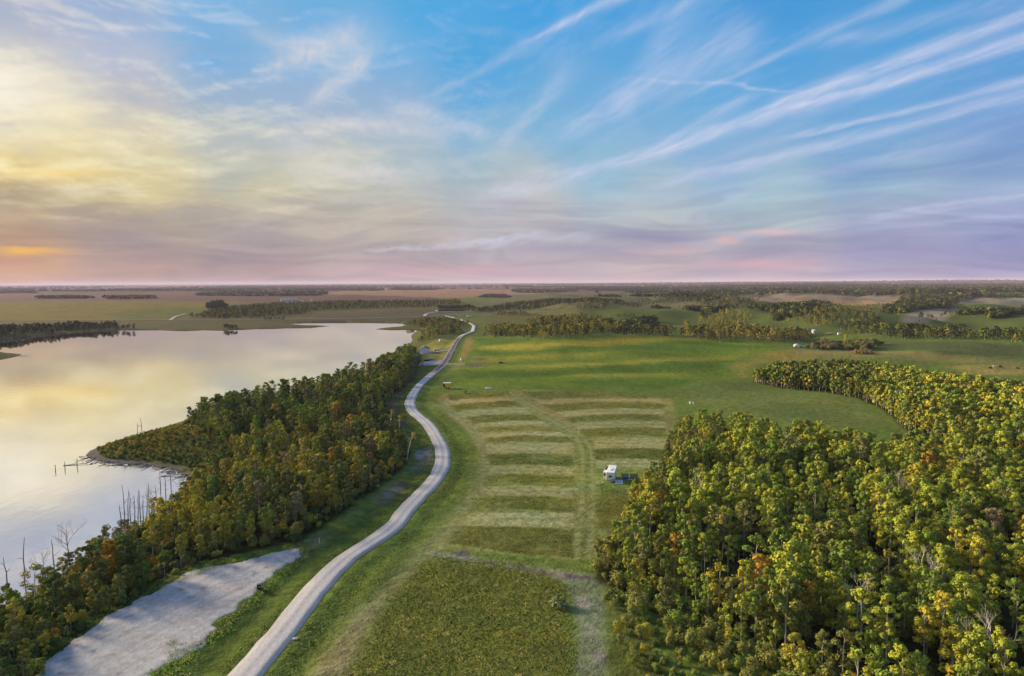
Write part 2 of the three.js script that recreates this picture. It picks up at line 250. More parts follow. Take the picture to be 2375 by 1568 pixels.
// ---------------------------------------------------------------- fields: what grows where
const strips = []; // { poly, color, rough edge, soft edge, mowing }
function field(pts, color, edge = 1.2, soft = 0.6, o = {}) { strips.push({ poly: area(pts), color, edge, soft, ...o }); }
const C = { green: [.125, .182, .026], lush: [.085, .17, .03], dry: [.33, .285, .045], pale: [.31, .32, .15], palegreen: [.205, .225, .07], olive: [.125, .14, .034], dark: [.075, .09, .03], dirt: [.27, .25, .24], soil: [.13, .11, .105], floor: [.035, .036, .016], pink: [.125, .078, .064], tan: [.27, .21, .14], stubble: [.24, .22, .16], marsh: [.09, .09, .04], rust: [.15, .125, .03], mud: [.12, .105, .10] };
// far plain and fields
field([[-400,657],[2800,657],[2800,700],[1500,690],[1150,700],[600,700],[-400,702]], C.pink, 60, 40);
field([[-400,667],[900,664],[1000,672],[300,680],[-400,684]], [.085,.056,.05], 60, 40);
field([[900,668],[1330,674],[1250,688],[900,686],[700,682]], [.27,.165,.10], 20, 20);
field([[1100,686],[1700,672],[1800,690],[1700,704],[1400,712],[1120,712]], [.12,.12,.06], 25, 25);
field([[1120,690],[1000,692],[1060,700],[1200,697]], [.11,.14,.035], 12, 10);
field([[-400,702],[300,698],[600,700],[480,712],[420,738],[300,743],[-400,746]], [.15,.125,.026], 10, 8);
field([[240,728],[330,718],[440,712],[500,716],[420,738],[280,740]], [.10,.115,.03], 12, 14);
field([[1600,660],[2800,656],[2800,690],[2100,690],[1700,688]], [.08,.085,.045], 30, 20);
field([[1720,694],[1790,682],[1880,680],[1960,686],[2090,690],[2100,700],[1980,706],[1800,706]], C.tan, 8, 8);
field([[1800,704],[1850,696],[1960,694],[2040,700],[2010,708]], [.36,.23,.10], 6, 10);
field([[1562,692],[1620,687],[1620,692],[1562,700]], C.tan, 6, 6);
field([[2210,703],[2260,690],[2420,690],[2420,708],[2240,708]], C.stubble, 8, 8);
field([[2235,720],[2260,711],[2420,711],[2420,726],[2300,724]], [.075,.15,.03], 6, 6);
field([[2235,700],[2420,680],[2420,668],[2300,672]], [.09,.13,.04], 8, 8);
field([[2090,748],[2110,724],[2180,715],[2240,718],[2200,735],[2150,748]], C.stubble, 6, 6, { plough: 1 });
field([[1120,720],[1420,714],[1360,728],[1200,745],[1110,752]], [.12,.12,.045], 8, 10);
field([[430,745],[1000,736],[1080,742],[960,752],[560,766],[290,768],[250,758]], C.marsh, 6, 6);
field([[690,730],[1000,716],[1080,722],[1030,732],[800,740]], [.10,.085,.055], 6, 8);
// the pasture: dry bands whose pale tones also paint in the sunlit crests
field([[1090,800],[1110,786],[1240,784],[1380,783],[1560,781],[1800,800],[1840,830],[1720,860],[1640,880],[1300,905],[1060,900],[1050,850]], C.green, 4, 6);
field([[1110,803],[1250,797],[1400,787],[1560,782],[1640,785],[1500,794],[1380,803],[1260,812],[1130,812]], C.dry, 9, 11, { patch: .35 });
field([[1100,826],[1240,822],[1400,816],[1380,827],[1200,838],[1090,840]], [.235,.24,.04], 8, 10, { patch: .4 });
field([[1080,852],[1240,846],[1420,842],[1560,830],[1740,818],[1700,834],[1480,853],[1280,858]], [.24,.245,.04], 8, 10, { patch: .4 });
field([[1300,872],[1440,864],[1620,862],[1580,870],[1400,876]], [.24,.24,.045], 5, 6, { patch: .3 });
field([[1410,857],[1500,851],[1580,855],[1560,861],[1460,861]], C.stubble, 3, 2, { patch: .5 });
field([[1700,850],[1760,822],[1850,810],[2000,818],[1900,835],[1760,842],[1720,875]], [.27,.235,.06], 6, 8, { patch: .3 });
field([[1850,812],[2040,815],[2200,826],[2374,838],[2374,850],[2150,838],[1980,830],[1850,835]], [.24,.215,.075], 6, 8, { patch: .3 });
field([[2040,790],[2400,800],[2400,832],[2200,822],[2060,808]], [.095,.12,.04], 6, 8);
field([[2200,850],[2290,846],[2420,852],[2420,868],[2250,868]], [.28,.24,.075], 5, 7, { patch: .3 });
field([[1560,900],[1740,890],[1960,920],[2080,985],[1900,1000],[1720,970],[1580,930]], [.13,.165,.045], 6, 8);
field([[1048,858],[1064,840],[1082,786],[1100,784],[1090,812],[1074,838],[1062,858]], [.27,.20,.06], 2, 3, { patch: .4 });
field([[975,805],[1020,786],[1060,790],[1045,812],[1030,833],[980,842]], [.2,.2,.05], 2, 2);
field([[1000,806],[1050,796],[1046,804],[1000,812]], C.dry, 2, 3, { patch: .4 });
field([[975,826],[1040,816],[1033,829],[980,837]], [.25,.235,.06], 2, 3, { patch: .2 });
field([[1070,829],[1110,828],[1130,834],[1090,836]], C.soil, 1.5, 2, { patch: .6 });
field([[1078,846],[1110,844],[1130,849],[1095,852]], C.soil, 1.5, 2, { patch: .6 });
for (const p of [[[1100,813],[1240,814],[1380,806],[1500,798],[1640,790],[1800,806],[1700,815],[1500,813],[1380,816],[1240,821],[1100,824]], [[1070,860],[1240,862],[1420,847],[1560,838],[1700,838],[1650,862],[1560,864],[1400,866],[1280,871],[1090,880]], [[1100,786],[1180,783],[1240,788],[1120,800]], [[1290,884],[1480,878],[1660,880],[1560,898],[1340,897]]]) field(p, [.082, .145, .022], 5, 7, { patch: .05 });  // lusher hollow grass, its dark tone also painting in shade below the crests
// the mown plots
field([[1010,925],[1090,910],[1300,905],[1560,925],[1570,985],[1540,1090],[1460,1170],[1400,1290],[1320,1300],[1180,1285],[1000,1275],[1060,1200],[1110,1150],[1130,1090],[1110,1040],[1060,970]], C.palegreen, 1.5, 1.5);
field([[1020,914],[1200,907],[1400,909],[1550,925],[1550,1000],[1330,1015],[1120,1016],[1060,980],[1015,940]], [.215,.195,.07], 2, 3);
const bowed = pts => { if (pts.length !== 4) return pts; const [a, b, c, d] = pts, k = Math.min(5, (b[0] - a[0]) * .018); return [a, [mix(a[0], b[0], .3), mix(a[1], b[1], .3) - k], [mix(a[0], b[0], .7), mix(a[1], b[1], .7) - k], b, c, [mix(c[0], d[0], .3), mix(c[1], d[1], .3) - k], [mix(c[0], d[0], .7), mix(c[1], d[1], .7) - k], d]; };
const plot = (a, c, e = .9, o = {}) => field(bowed(a), c, e, .5, { plot: 1, ...o });
const pale = { mow: 1 };
plot([[1040,916],[1180,908],[1190,920],[1040,930]], C.olive); plot([[1036,931],[1185,921],[1205,930],[1040,941]], [.36,.30,.13], .9, pale);
plot([[1040,941],[1205,931],[1216,943],[1046,956]], C.olive); plot([[1046,957],[1216,945],[1236,960],[1075,968]], C.pale, .9, pale);
plot([[1080,968],[1238,962],[1258,976],[1090,983]], C.olive); plot([[1085,984],[1260,977],[1285,989],[1100,993]], C.pale, .9, pale);
plot([[1105,993],[1286,990],[1300,1001],[1112,1004]], [.15,.15,.035]); plot([[1112,1005],[1300,1003],[1318,1014],[1120,1015]], C.pale, .9, pale);
plot([[1212,910],[1330,907],[1440,912],[1520,924],[1250,926]], C.olive); plot([[1245,928],[1530,926],[1540,934],[1250,939]], [.36,.30,.13], .9, pale);
plot([[1252,940],[1540,936],[1540,949],[1290,954]], C.olive); plot([[1290,955],[1540,951],[1540,962],[1310,967]], C.pale, .9, pale);
plot([[1310,968],[1540,964],[1542,976],[1325,981]], [.13,.155,.04]); plot([[1325,982],[1542,978],[1542,992],[1340,996]], C.pale, .9, pale);
plot([[1342,997],[1542,994],[1544,1012],[1360,1016]], C.olive); plot([[1368,1018],[1546,1018],[1546,1041],[1378,1041]], C.pale, .9, pale);
plot([[1138,1015],[1328,1014],[1334,1027],[1124,1028]], C.olive); plot([[1118,1029],[1330,1028],[1328,1055],[1120,1053]], C.pale, .9, pale);
plot([[1122,1056],[1326,1057],[1326,1082],[1128,1079]], [.09,.12,.03]); plot([[1128,1083],[1330,1084],[1332,1101],[1128,1100]], C.pale, .9, pale);
plot([[1132,1102],[1336,1107],[1338,1124],[1122,1121]], C.olive); plot([[1122,1123],[1338,1125],[1338,1132],[1130,1131]], [.14,.2,.04]);
plot([[1115,1129],[1340,1132],[1342,1156],[1106,1152]], C.pale, .9, pale); plot([[1098,1154],[1336,1157],[1338,1187],[1084,1184]], C.olive);
plot([[1078,1189],[1380,1192],[1402,1210],[1390,1226],[1062,1219]], C.pale, .9, pale);
plot([[1055,1220],[1330,1228],[1328,1293],[1180,1282],[1028,1258]], [.105,.115,.028]);
plot([[1326,1140],[1384,1140],[1384,1226],[1366,1300],[1326,1296],[1336,1226]], C.palegreen, .8, { tracks: 1 });
plot([[1345,1232],[1361,1232],[1358,1290],[1342,1292]], C.olive);
plot([[1379,1042],[1546,1043],[1546,1067],[1380,1066]], [.095,.125,.03]); plot([[1380,1067],[1546,1068],[1530,1088],[1384,1087]], C.pale, .9, pale);
plot([[1384,1088],[1540,1089],[1500,1120],[1440,1138],[1384,1136]], [.14,.20,.045]); plot([[1384,1138],[1455,1138],[1440,1226],[1388,1226]], C.olive);
plot([[1332,1030],[1378,1020],[1384,1138],[1342,1138]], [.17,.22,.06], .8, { tracks: 1 });
plot([[1186,920],[1206,918],[1290,970],[1380,1020],[1340,1030],[1270,985]], [.21,.23,.09], .8, { tracks: 1 });
plot([[1028,926],[1040,924],[1050,950],[1090,975],[1120,1010],[1132,1060],[1130,1090],[1112,1090],[1114,1050],[1090,1000],[1040,962]], [.3,.28,.15], .8, { tracks: 1 });
for (const o of [-13, 13]) { const c = new THREE.CatmullRomCurve3([[1178,914],[1230,944],[1290,976],[1338,1008],[1360,1045],[1362,1100],[1360,1180],[1354,1250],[1350,1296]].map(([x, y]) => V(x + o * mix(.55, 1.05, clamp((y - 910) / 300)), y, 0))), p = c.getPoints(28), w = y => mix(2.4, 5, clamp((y - 910) / 350)); field([...p.map(q => [q.x - w(q.y), q.y]), ...p.reverse().map(q => [q.x + w(q.y), q.y])], [.255, .275, .115], .9, .8, { patch: .28 }); }
field([[1000,940],[1060,970],[1090,1000],[1112,1040],[1110,1090],[1085,1140],[1000,1230],[890,1330],[780,1440],[700,1568],[790,1568],[900,1400],[1010,1290],[1080,1210],[1122,1140],[1132,1080],[1116,1020],[1076,974],[1030,935]], [.22,.24,.10], 1.6, 2.5, { tracks: 1 });
field([[720,1568],[800,1460],[860,1400],[900,1370],[850,1470],[800,1568]], [.25,.225,.12], 1.8, 2.5, { patch: .5 });
field([[1000,960],[1040,985],[1075,1030],[1085,1085],[1060,1140],[980,1215],[860,1320],[740,1440],[640,1568],[690,1568],[820,1420],[960,1290],[1050,1190],[1100,1100],[1095,1040],[1060,980]], [.085,.125,.032], 2, 3);
// bottom meadow, dirt trail
field([[800,1600],[880,1420],[960,1330],[1000,1290],[1180,1302],[1312,1345],[1330,1600]], C.olive, 2.6, 2, { meadow: 1 });
field([[990,1278],[1100,1290],[1240,1316],[1370,1330],[1395,1350],[1330,1350],[1200,1325],[1100,1306],[1000,1292]], [.24,.235,.17], 2, 1.4, { patch: .25 });
for (const [x, y, w] of [[1140,1307,32],[1210,1317,22],[1260,1328,30],[1330,1336,26],[1070,1284,22],[1360,1340,20]]) field([[x - w, y - 5], [x, y - 9], [x + w, y + 2], [x + w * .6, y + 9], [x - w * .7, y + 6]], C.soil, 1.6, .6, { patch: .3 });
field([[1312,1345],[1395,1348],[1410,1420],[1415,1600],[1335,1600],[1335,1450]], [.16,.19,.11], 1.5, 1.5, { patch: .2 });
for (const [x, y, w] of [[1350,1400,22],[1370,1460,26],[1385,1520,20],[1345,1440,14]]) field([[x - w, y - 9], [x + w * .4, y - 14], [x + w, y + 8], [x - w * .4, y + 14]], [.25,.23,.2], 1.8, .8, { patch: .5 });
field([[1400,1360],[1470,1440],[1580,1600],[1415,1600]], [.10,.12,.03], 1.5, 1);
// verges left of the road, bank, headland
field([[500,1568],[620,1456],[720,1350],[860,1240],[970,1140],[1000,1085],[1003,1040],[985,1000],[940,960],[930,940],[985,860],[1010,846],[985,846],[960,880],[915,930],[930,985],[965,1040],[960,1085],[900,1150],[790,1230],[690,1300],[560,1440],[400,1600]], [.09,.13,.028], 1.6, 1.5);
field([[860,950],[930,900],[960,880],[930,935],[940,970],[960,1000],[890,985]], [.09,.095,.045], 2, 3);
field([[870,1160],[960,1080],[1000,1060],[990,1090],[900,1160],[760,1250],[700,1290],[690,1275]], [.25,.21,.16], 2, 3, { patch: .6 });
field([[965,1045],[1000,1035],[1003,1062],[962,1066]], [.26,.25,.27], 1.2, 1, { patch: .4 });
field([[196,1062],[235,1034],[330,1006],[480,960],[560,1000],[520,1060],[480,1095],[432,1105],[400,1084],[262,1070]], [.09,.105,.03], 1.5, 2);
field([[196,1062],[206,1042],[236,1036],[230,1060],[330,1070],[420,1090],[432,1112],[400,1090],[262,1076]], C.mud, .6, .6);
field([[250,1048],[330,1018],[470,975],[480,1000],[360,1040],[270,1060]], C.rust, 2, 3, { patch: .4 });
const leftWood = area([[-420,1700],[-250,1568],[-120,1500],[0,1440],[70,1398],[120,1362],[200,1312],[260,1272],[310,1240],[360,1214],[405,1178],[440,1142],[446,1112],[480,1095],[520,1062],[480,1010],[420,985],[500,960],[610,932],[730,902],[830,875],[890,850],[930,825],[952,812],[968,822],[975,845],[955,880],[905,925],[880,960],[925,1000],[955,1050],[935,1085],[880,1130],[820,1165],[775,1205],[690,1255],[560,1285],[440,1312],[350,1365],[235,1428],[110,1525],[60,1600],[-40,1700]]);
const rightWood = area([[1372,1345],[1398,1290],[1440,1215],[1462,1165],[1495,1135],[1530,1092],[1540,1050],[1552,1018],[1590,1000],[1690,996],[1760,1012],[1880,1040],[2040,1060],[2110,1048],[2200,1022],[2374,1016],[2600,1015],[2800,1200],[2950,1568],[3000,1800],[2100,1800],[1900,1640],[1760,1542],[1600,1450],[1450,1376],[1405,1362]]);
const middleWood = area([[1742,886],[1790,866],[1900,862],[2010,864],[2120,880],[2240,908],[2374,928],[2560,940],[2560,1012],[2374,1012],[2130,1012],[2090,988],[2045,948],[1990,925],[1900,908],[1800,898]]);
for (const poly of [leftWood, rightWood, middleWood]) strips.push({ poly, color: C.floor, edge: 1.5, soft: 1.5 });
const shoreMud = [.14, .125, .12];
const base = (x, d) => d > 2600 ? [.115, .082, .06] : d > 760 ? mixc([.095, .125, .03], [.11, .10, .04], smooth(-50, -300, x)) : x > -60 ? [.12, .17, .035] : [.09, .11, .03];
function mixc(a, b, t) { return [mix(a[0], b[0], t), mix(a[1], b[1], t), mix(a[2], b[2], t)]; }
function groundColor(x, d) {
  let c = base(x, d);
  const n1 = fbm(x / 9, d / 9, 3), n2 = fbm(x / 41 + 5, d / 41, 3);
  for (const s of strips) {
    const b = s.poly.box, m = s.edge + s.soft; if (x < b[0] - m || x > b[1] + m || d < b[2] - m || d > b[3] + m) continue;
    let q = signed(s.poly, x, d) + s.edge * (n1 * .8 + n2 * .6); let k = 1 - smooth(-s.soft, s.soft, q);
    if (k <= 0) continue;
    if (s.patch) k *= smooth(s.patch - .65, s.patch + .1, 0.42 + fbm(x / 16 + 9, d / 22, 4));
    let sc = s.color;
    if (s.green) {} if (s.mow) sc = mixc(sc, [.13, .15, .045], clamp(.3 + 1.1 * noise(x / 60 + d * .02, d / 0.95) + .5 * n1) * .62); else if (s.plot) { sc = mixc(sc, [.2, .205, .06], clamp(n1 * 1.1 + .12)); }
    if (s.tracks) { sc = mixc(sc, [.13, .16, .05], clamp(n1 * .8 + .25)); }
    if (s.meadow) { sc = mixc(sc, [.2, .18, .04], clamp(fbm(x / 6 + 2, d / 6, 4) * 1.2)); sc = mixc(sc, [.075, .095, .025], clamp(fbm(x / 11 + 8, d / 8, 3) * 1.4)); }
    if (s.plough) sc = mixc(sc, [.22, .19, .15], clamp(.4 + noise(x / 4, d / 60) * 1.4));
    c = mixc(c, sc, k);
  }
  const v = 1 + 0.22 * n1 + 0.22 * n2 + (d < 900 ? 0.22 * fbm(x / 2.3, d / 2.3, 2) : 0.18 * fbm(x / 90, d / 140, 3));
  const hue = fbm(x / 23 + 40, d / 23, 3) * .16;
  return [c[0] * v * (1 + hue), c[1] * v, c[2] * v * (1 - hue)];
}
{
  // one sheet from behind the viewpoint to the horizon, finest where it lies nearest
  const ds = []; for (const d of [-700, -400, -200, -100, -50, -20, 5, 20, 32, 40, 46]) ds.push(d);
  for (let p = 790; p > 4.6; p -= p > 60 ? 1.5 : 0.75) ds.push(678 * CAM_H / p);
  for (let d = ds[ds.length - 1] * 1.05; d < 52000; d *= 1.045) ds.push(d);
  const ts = []; for (let t = -0.98; t <= 0.98; t += 0.0028) ts.push(t);
  for (let k = 1; k < 14; k++) { const t = 0.98 + 0.03 * k * k * .9; ts.push(t); ts.unshift(-t); }
  const nx = ts.length, nd = ds.length, pos = new Float32Array(nx * nd * 3), col = new Float32Array(nx * nd * 3), uv = new Float32Array(nx * nd * 2), idx = [];
  for (let j = 0; j < nd; j++) for (let i = 0; i < nx; i++) {
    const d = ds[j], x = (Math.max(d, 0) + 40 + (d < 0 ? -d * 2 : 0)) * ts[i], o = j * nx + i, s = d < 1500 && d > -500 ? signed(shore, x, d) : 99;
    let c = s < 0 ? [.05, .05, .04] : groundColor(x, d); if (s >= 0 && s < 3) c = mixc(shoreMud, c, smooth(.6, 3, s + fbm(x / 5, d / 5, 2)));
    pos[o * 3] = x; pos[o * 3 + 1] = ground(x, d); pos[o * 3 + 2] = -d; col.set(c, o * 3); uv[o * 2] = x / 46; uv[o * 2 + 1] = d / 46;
    if (i < nx - 1 && j < nd - 1) idx.push(o, o + 1, o + nx, o + 1, o + nx + 1, o + nx);
  }
  const g = new THREE.BufferGeometry(); g.setAttribute('position', new THREE.BufferAttribute(pos, 3)); g.setAttribute('color', new THREE.BufferAttribute(col, 3)); g.setAttribute('uv', new THREE.BufferAttribute(uv, 2)); g.setIndex(idx); g.computeVertexNormals();
  const N = 1024, px = new Uint8Array(N * N * 4);
  for (let j = 0; j < N; j++) for (let i = 0; i < N; i++) {
    const u = i / N, v = j / N; let q = 0, a = 1; for (const f of [16, 32, 64, 128, 256]) { q += a * noise(u * f + f, v * f, f); a *= .82; }
    const k = clamp(0.80 + q * 0.30, .3, 1) * 255, o = (j * N + i) * 4; px[o] = px[o + 1] = px[o + 2] = k; px[o + 3] = 255;
  }
  const tex = new THREE.DataTexture(px, N, N); tex.wrapS = tex.wrapT = THREE.RepeatWrapping; tex.magFilter = THREE.LinearFilter; tex.needsUpdate = true;
  struct('ground', g, new THREE.MeshPhysicalMaterial({ vertexColors: true, map: tex, bumpMap: tex, bumpScale: 0.35, roughness: 1, specularIntensity: 0.05 }), 'rolling grassland, fields and woodland floor reaching to the horizon', 'ground');
}
// ---------------------------------------------------------------- water
const waterMat = new THREE.MeshStandardMaterial({ color: new THREE.Color().setRGB(.91, .88, .82), metalness: 1, roughness: 0.03 });
{
  const N = 512, px = new Uint8Array(N * N * 4); for (let j = 0; j < N; j++) for (let i = 0; i < N; i++) { const u = i / N, v = j / N; let q = 0, a = 1; for (const f of [6, 12, 24, 48]) { q += a * noise(u * f * 2 + f, v * f, f); a *= .6; } const o = (j * N + i) * 4; px[o] = px[o + 1] = px[o + 2] = clamp(.5 + q * .4) * 255; px[o + 3] = 255; }
  const t = new THREE.DataTexture(px, N, N); t.wrapS = t.wrapT = THREE.RepeatWrapping; t.magFilter = THREE.LinearFilter; t.needsUpdate = true; t.repeat.set(1 / 60, 1 / 60);
  waterMat.bumpMap = t; waterMat.bumpScale = 0.02;
  const plane = (poly, y) => { const s = new THREE.Shape(poly.map(([x, d]) => new THREE.Vector2(x, d))), g = new THREE.ShapeGeometry(s); g.rotateX(-Math.PI / 2); g.translate(0, y, 0); return g; };
  const grow = poly => { const cx = poly.reduce((a, p) => a + p[0], 0) / poly.length, cd = poly.reduce((a, p) => a + p[1], 0) / poly.length; return poly.map(([x, d]) => { const l = Math.hypot(x - cx, d - cd); return [x + (x - cx) / l * 8, d + (d - cd) / l * 8]; }); };
  const wide = [[-2600, -60], [-20, -60], [-20, 700], [120, 1000], [120, 1135], [-2600, 1135]];
  struct('lake', plane(wide, WATER), waterMat, 'calm lake mirroring the evening clouds left of the gravel road', 'lake');
  struct('pond', plane(grow(pond), WATER + 2), waterMat, 'small pale pond beyond the highway, right of the farm woods', 'pond');
}
// ---------------------------------------------------------------- roads
function gravelTexture(seed, dark) {
  const N = 512, px = new Uint8Array(N * N * 4), r = rng(seed);
  for (let j = 0; j < N; j++) for (let i = 0; i < N; i++) { const u = i / N, v = j / N; let q = noise(u * 16, v * 8, 8 * 2) * .5 + noise(u * 64, v * 64, 64) * .5 + noise(u * 128, v * 128, 128) * .5 + (r() - .5) * .25; const k = clamp(.8 + q * dark) * 255, o = (j * N + i) * 4; px[o] = px[o + 1] = px[o + 2] = k; px[o + 3] = 255; }
  const t = new THREE.DataTexture(px, N, N); t.wrapS = t.wrapT = THREE.RepeatWrapping; t.magFilter = THREE.LinearFilter; t.needsUpdate = true; return t;
}
const gravelTex = gravelTexture(3, .35);
const gravelMat = new THREE.MeshPhysicalMaterial({ vertexColors: true, map: gravelTex, bumpMap: gravelTex, bumpScale: .04, roughness: 1, specularIntensity: .1 });
function ribbon(road, colorAt, lift = 0.06) {
  const { line, h, w } = road, n = line.length, cols = 12, pos = [], col = [], uv = [], idx = []; let s = 0;
  for (let i = 0; i < n; i++) {
    const a = line[Math.max(0, i - 1)], b = line[Math.min(n - 1, i + 1)], l = Math.hypot(b[0] - a[0], b[1] - a[1]), tx = (b[0] - a[0]) / l, td = (b[1] - a[1]) / l;
    if (i) s += Math.hypot(line[i][0] - line[i - 1][0], line[i][1] - line[i - 1][1]);
    for (let k = 0; k <= cols; k++) {
      const q = k / cols * 2 - 1, wid = w / 2 + .4 * noise(s / 6, q > 0 ? 3.3 : 8.8) + .35 * noise(s / 1.7, q > 0 ? 5.5 : 1.2), edge = Math.abs(q) > .999, off = (edge ? q * (wid + .3) : q * wid);
      const x = line[i][0] + td * off, d = line[i][1] - tx * off, crown = edge ? -.22 : .12 * (1 - q * q);
      pos.push(x, h[i] + lift + d * .0004 + crown, -d); col.push(...colorAt(q, s, d)); uv.push(off / 7, s / 7);
      if (i < n - 1 && k < cols) { const o = i * (cols + 1) + k; idx.push(o, o + cols + 1, o + 1, o + 1, o + cols + 1, o + cols + 2); }
    }
  }
  const g = new THREE.BufferGeometry(); g.setAttribute('position', new THREE.Float32BufferAttribute(pos, 3)); g.setAttribute('color', new THREE.Float32BufferAttribute(col, 3)); g.setAttribute('uv', new THREE.Float32BufferAttribute(uv, 2)); g.setIndex(idx); g.computeVertexNormals(); return g;
}
const damp0 = hit(1001, 868)[1], damp1 = hit(1068, 781)[1];
struct('gravel_road', ribbon(roads[0], (q, s, d) => {
  const rut = gauss(Math.abs(q) - .42, .2), v = .53 + .10 * rut - .09 * gauss(q, .14) + .09 * fbm(s / 9, q * 3, 3) - .10 * smooth(.62, .9, Math.abs(q) + .25 * noise(s / 2.2, q * 2 + 5));
  const wet = smooth(damp0 - 12, damp0 + 25, d) * (1 - smooth(damp1 - 40, damp1 + 30, d)) * clamp((1 - smooth(.55, .95, Math.abs(q + .1))) * (1.1 + noise(s / 14, q * 2 + 3) * .9));
  return mixc([v * 1.0, v * .96, v * .97], [.13, .11, .115], wet);
}), gravelMat, 'pale gravel road winding between the lake wood and the mown plots', 'road');
const asphalt = v => () => [v, v * .98, v];
struct('highway', ribbon(roads[1], asphalt(.20), .35), gravelMat, 'straight highway crossing behind the lake', 'road');
struct('side_road', ribbon(roads[2], asphalt(.34), .3), gravelMat, 'short gravel road leaving the highway by the yellow-green field', 'road');
struct('yard_road', ribbon(roads[3], asphalt(.36), .3), gravelMat, 'gravel track bending towards the pale pond', 'road');
struct('driveway', ribbon(roads[4], asphalt(.4)), gravelMat, 'narrow gravel driveway to the white house', 'driveway');
struct('footpath', ribbon(roads[5], asphalt(.36)), gravelMat, 'short pale path leaving the road into the pasture', 'path');
// patches of bare ground: a sheet that dips under the grass along a ragged outline
function patchSheet(name, pts, step, lift, colorAt, label, category, edge = 1.2) {
  const poly = area(pts), [x0, x1, d0, d1] = poly.box, nx = Math.ceil((x1 - x0 + 8) / step), nd = Math.ceil((d1 - d0 + 8) / step), pos = [], col = [], uv = [], idx = [], keep = [];
  for (let j = 0; j <= nd; j++) for (let i = 0; i <= nx; i++) {
    const x = x0 - 4 + i * step, d = d0 - 4 + j * step, q = signed(poly, x, d) + edge * (fbm(x / 3.2, d / 3.2, 4) + .7 * fbm(x / 11, d / 11, 2));
    pos.push(x, ground(x, d) + clamp(-q * .3, -.3, lift), -d); col.push(...colorAt(x, d)); uv.push(x / 7, d / 7); keep.push(q < 1.2);
  }
  for (let j = 0; j < nd; j++) for (let i = 0; i < nx; i++) { const o = j * (nx + 1) + i; if (keep[o] && keep[o + 1] && keep[o + nx + 1] && keep[o + nx + 2]) idx.push(o, o + 1, o + nx + 1, o + 1, o + nx + 2, o + nx + 1); }
  const g = new THREE.BufferGeometry(); g.setAttribute('position', new THREE.Float32BufferAttribute(pos, 3)); g.setAttribute('color', new THREE.Float32BufferAttribute(col, 3)); g.setAttribute('uv', new THREE.Float32BufferAttribute(uv, 2)); g.setIndex(idx); g.computeVertexNormals();
  return struct(name, g, gravelMat, label, category);
}
const lotAxis = (() => { const a = hit(200, 1540), b = hit(690, 1280), l = Math.hypot(b[0] - a[0], b[1] - a[1]); return [(b[0] - a[0]) / l, (b[1] - a[1]) / l]; })();
patchSheet('bare_clearing', [[100,1545],[150,1500],[240,1432],[350,1380],[450,1322],[560,1302],[640,1280],[694,1272],[690,1290],[640,1322],[600,1360],[540,1410],[500,1450],[468,1500],[400,1530],[350,1568],[330,1600],[60,1600]], .35, .06, (x, d) => {
  const a = x * lotAxis[0] + d * lotAxis[1], b = x * lotAxis[1] - d * lotAxis[0];
  let v = .45 + .17 * fbm(a / 14, b / 1.6, 5) + .12 * fbm(x / 1.4, d / 1.4, 3) + .05 * fbm(x / 9, d / 9, 3), c = [v * .97, v * .97, v * 1.0];
  c = mixc(c, [.17, .14, .13], clamp(fbm(x / 2.6 + 4, d / 2.6, 4) * 2.6 - .6) * .85 + clamp(fbm(a / 22 + 3, b / 1.1, 3) * 1.5 - .7) * .5);
  return mixc(c, [.34, .27, .26], clamp(fbm(x / 6 + 14, d / 6, 3)) * .6);
}, 'bare pale grey clearing of scraped earth left of the road', 'clearing', 1.5);
patchSheet('parking_pad', [[1029,834],[1000,836.5],[982,840],[978,849],[1000,848],[1024,844.6],[1031,840]], 1.5, .35, () => [.36, .345, .35], 'gravel parking pad beside the road below the white house', 'parking area', .8);
// short beaches of dead wood

// ---------------------------------------------------------------- plants
const leafMats = new Map();
function leafMat(r, g, b) { const k = [r, g, b].join(); if (!leafMats.has(k)) leafMats.set(k, new THREE.MeshPhysicalMaterial({ color: new THREE.Color().setRGB(r, g, b), vertexColors: true, roughness: .9, side: THREE.DoubleSide, transmission: 0.0, specularIntensity: .1 })); return leafMats.get(k); }
const barkTex = (() => { const N = 64, px = new Uint8Array(N * N * 4), r = rng(5); for (let i = 0; i < N * N; i++) { const x = i % N, y = (i / N) | 0; const q = noise(x / 8, y / 4, 8) + .6 * noise(x / 2, y / 2, 32); const k = clamp(.86 + q * .35 - (r() < .03 ? .5 : 0)) * 255; px[i * 4] = px[i * 4 + 1] = px[i * 4 + 2] = k; px[i * 4 + 3] = 255; } const t = new THREE.DataTexture(px, N, N); t.wrapS = t.wrapT = THREE.RepeatWrapping; t.magFilter = THREE.LinearFilter; t.needsUpdate = true; return t; })();
const bark = (r, g, b) => new THREE.MeshStandardMaterial({ color: new THREE.Color().setRGB(r, g, b), map: barkTex, roughness: .95 });
const paleBark = bark(.47, .44, .39), whiteBark = bark(.66, .62, .55), greyBark = bark(.2, .175, .15), darkBark = bark(.11, .09, .08), weathered = bark(.17, .15, .14);
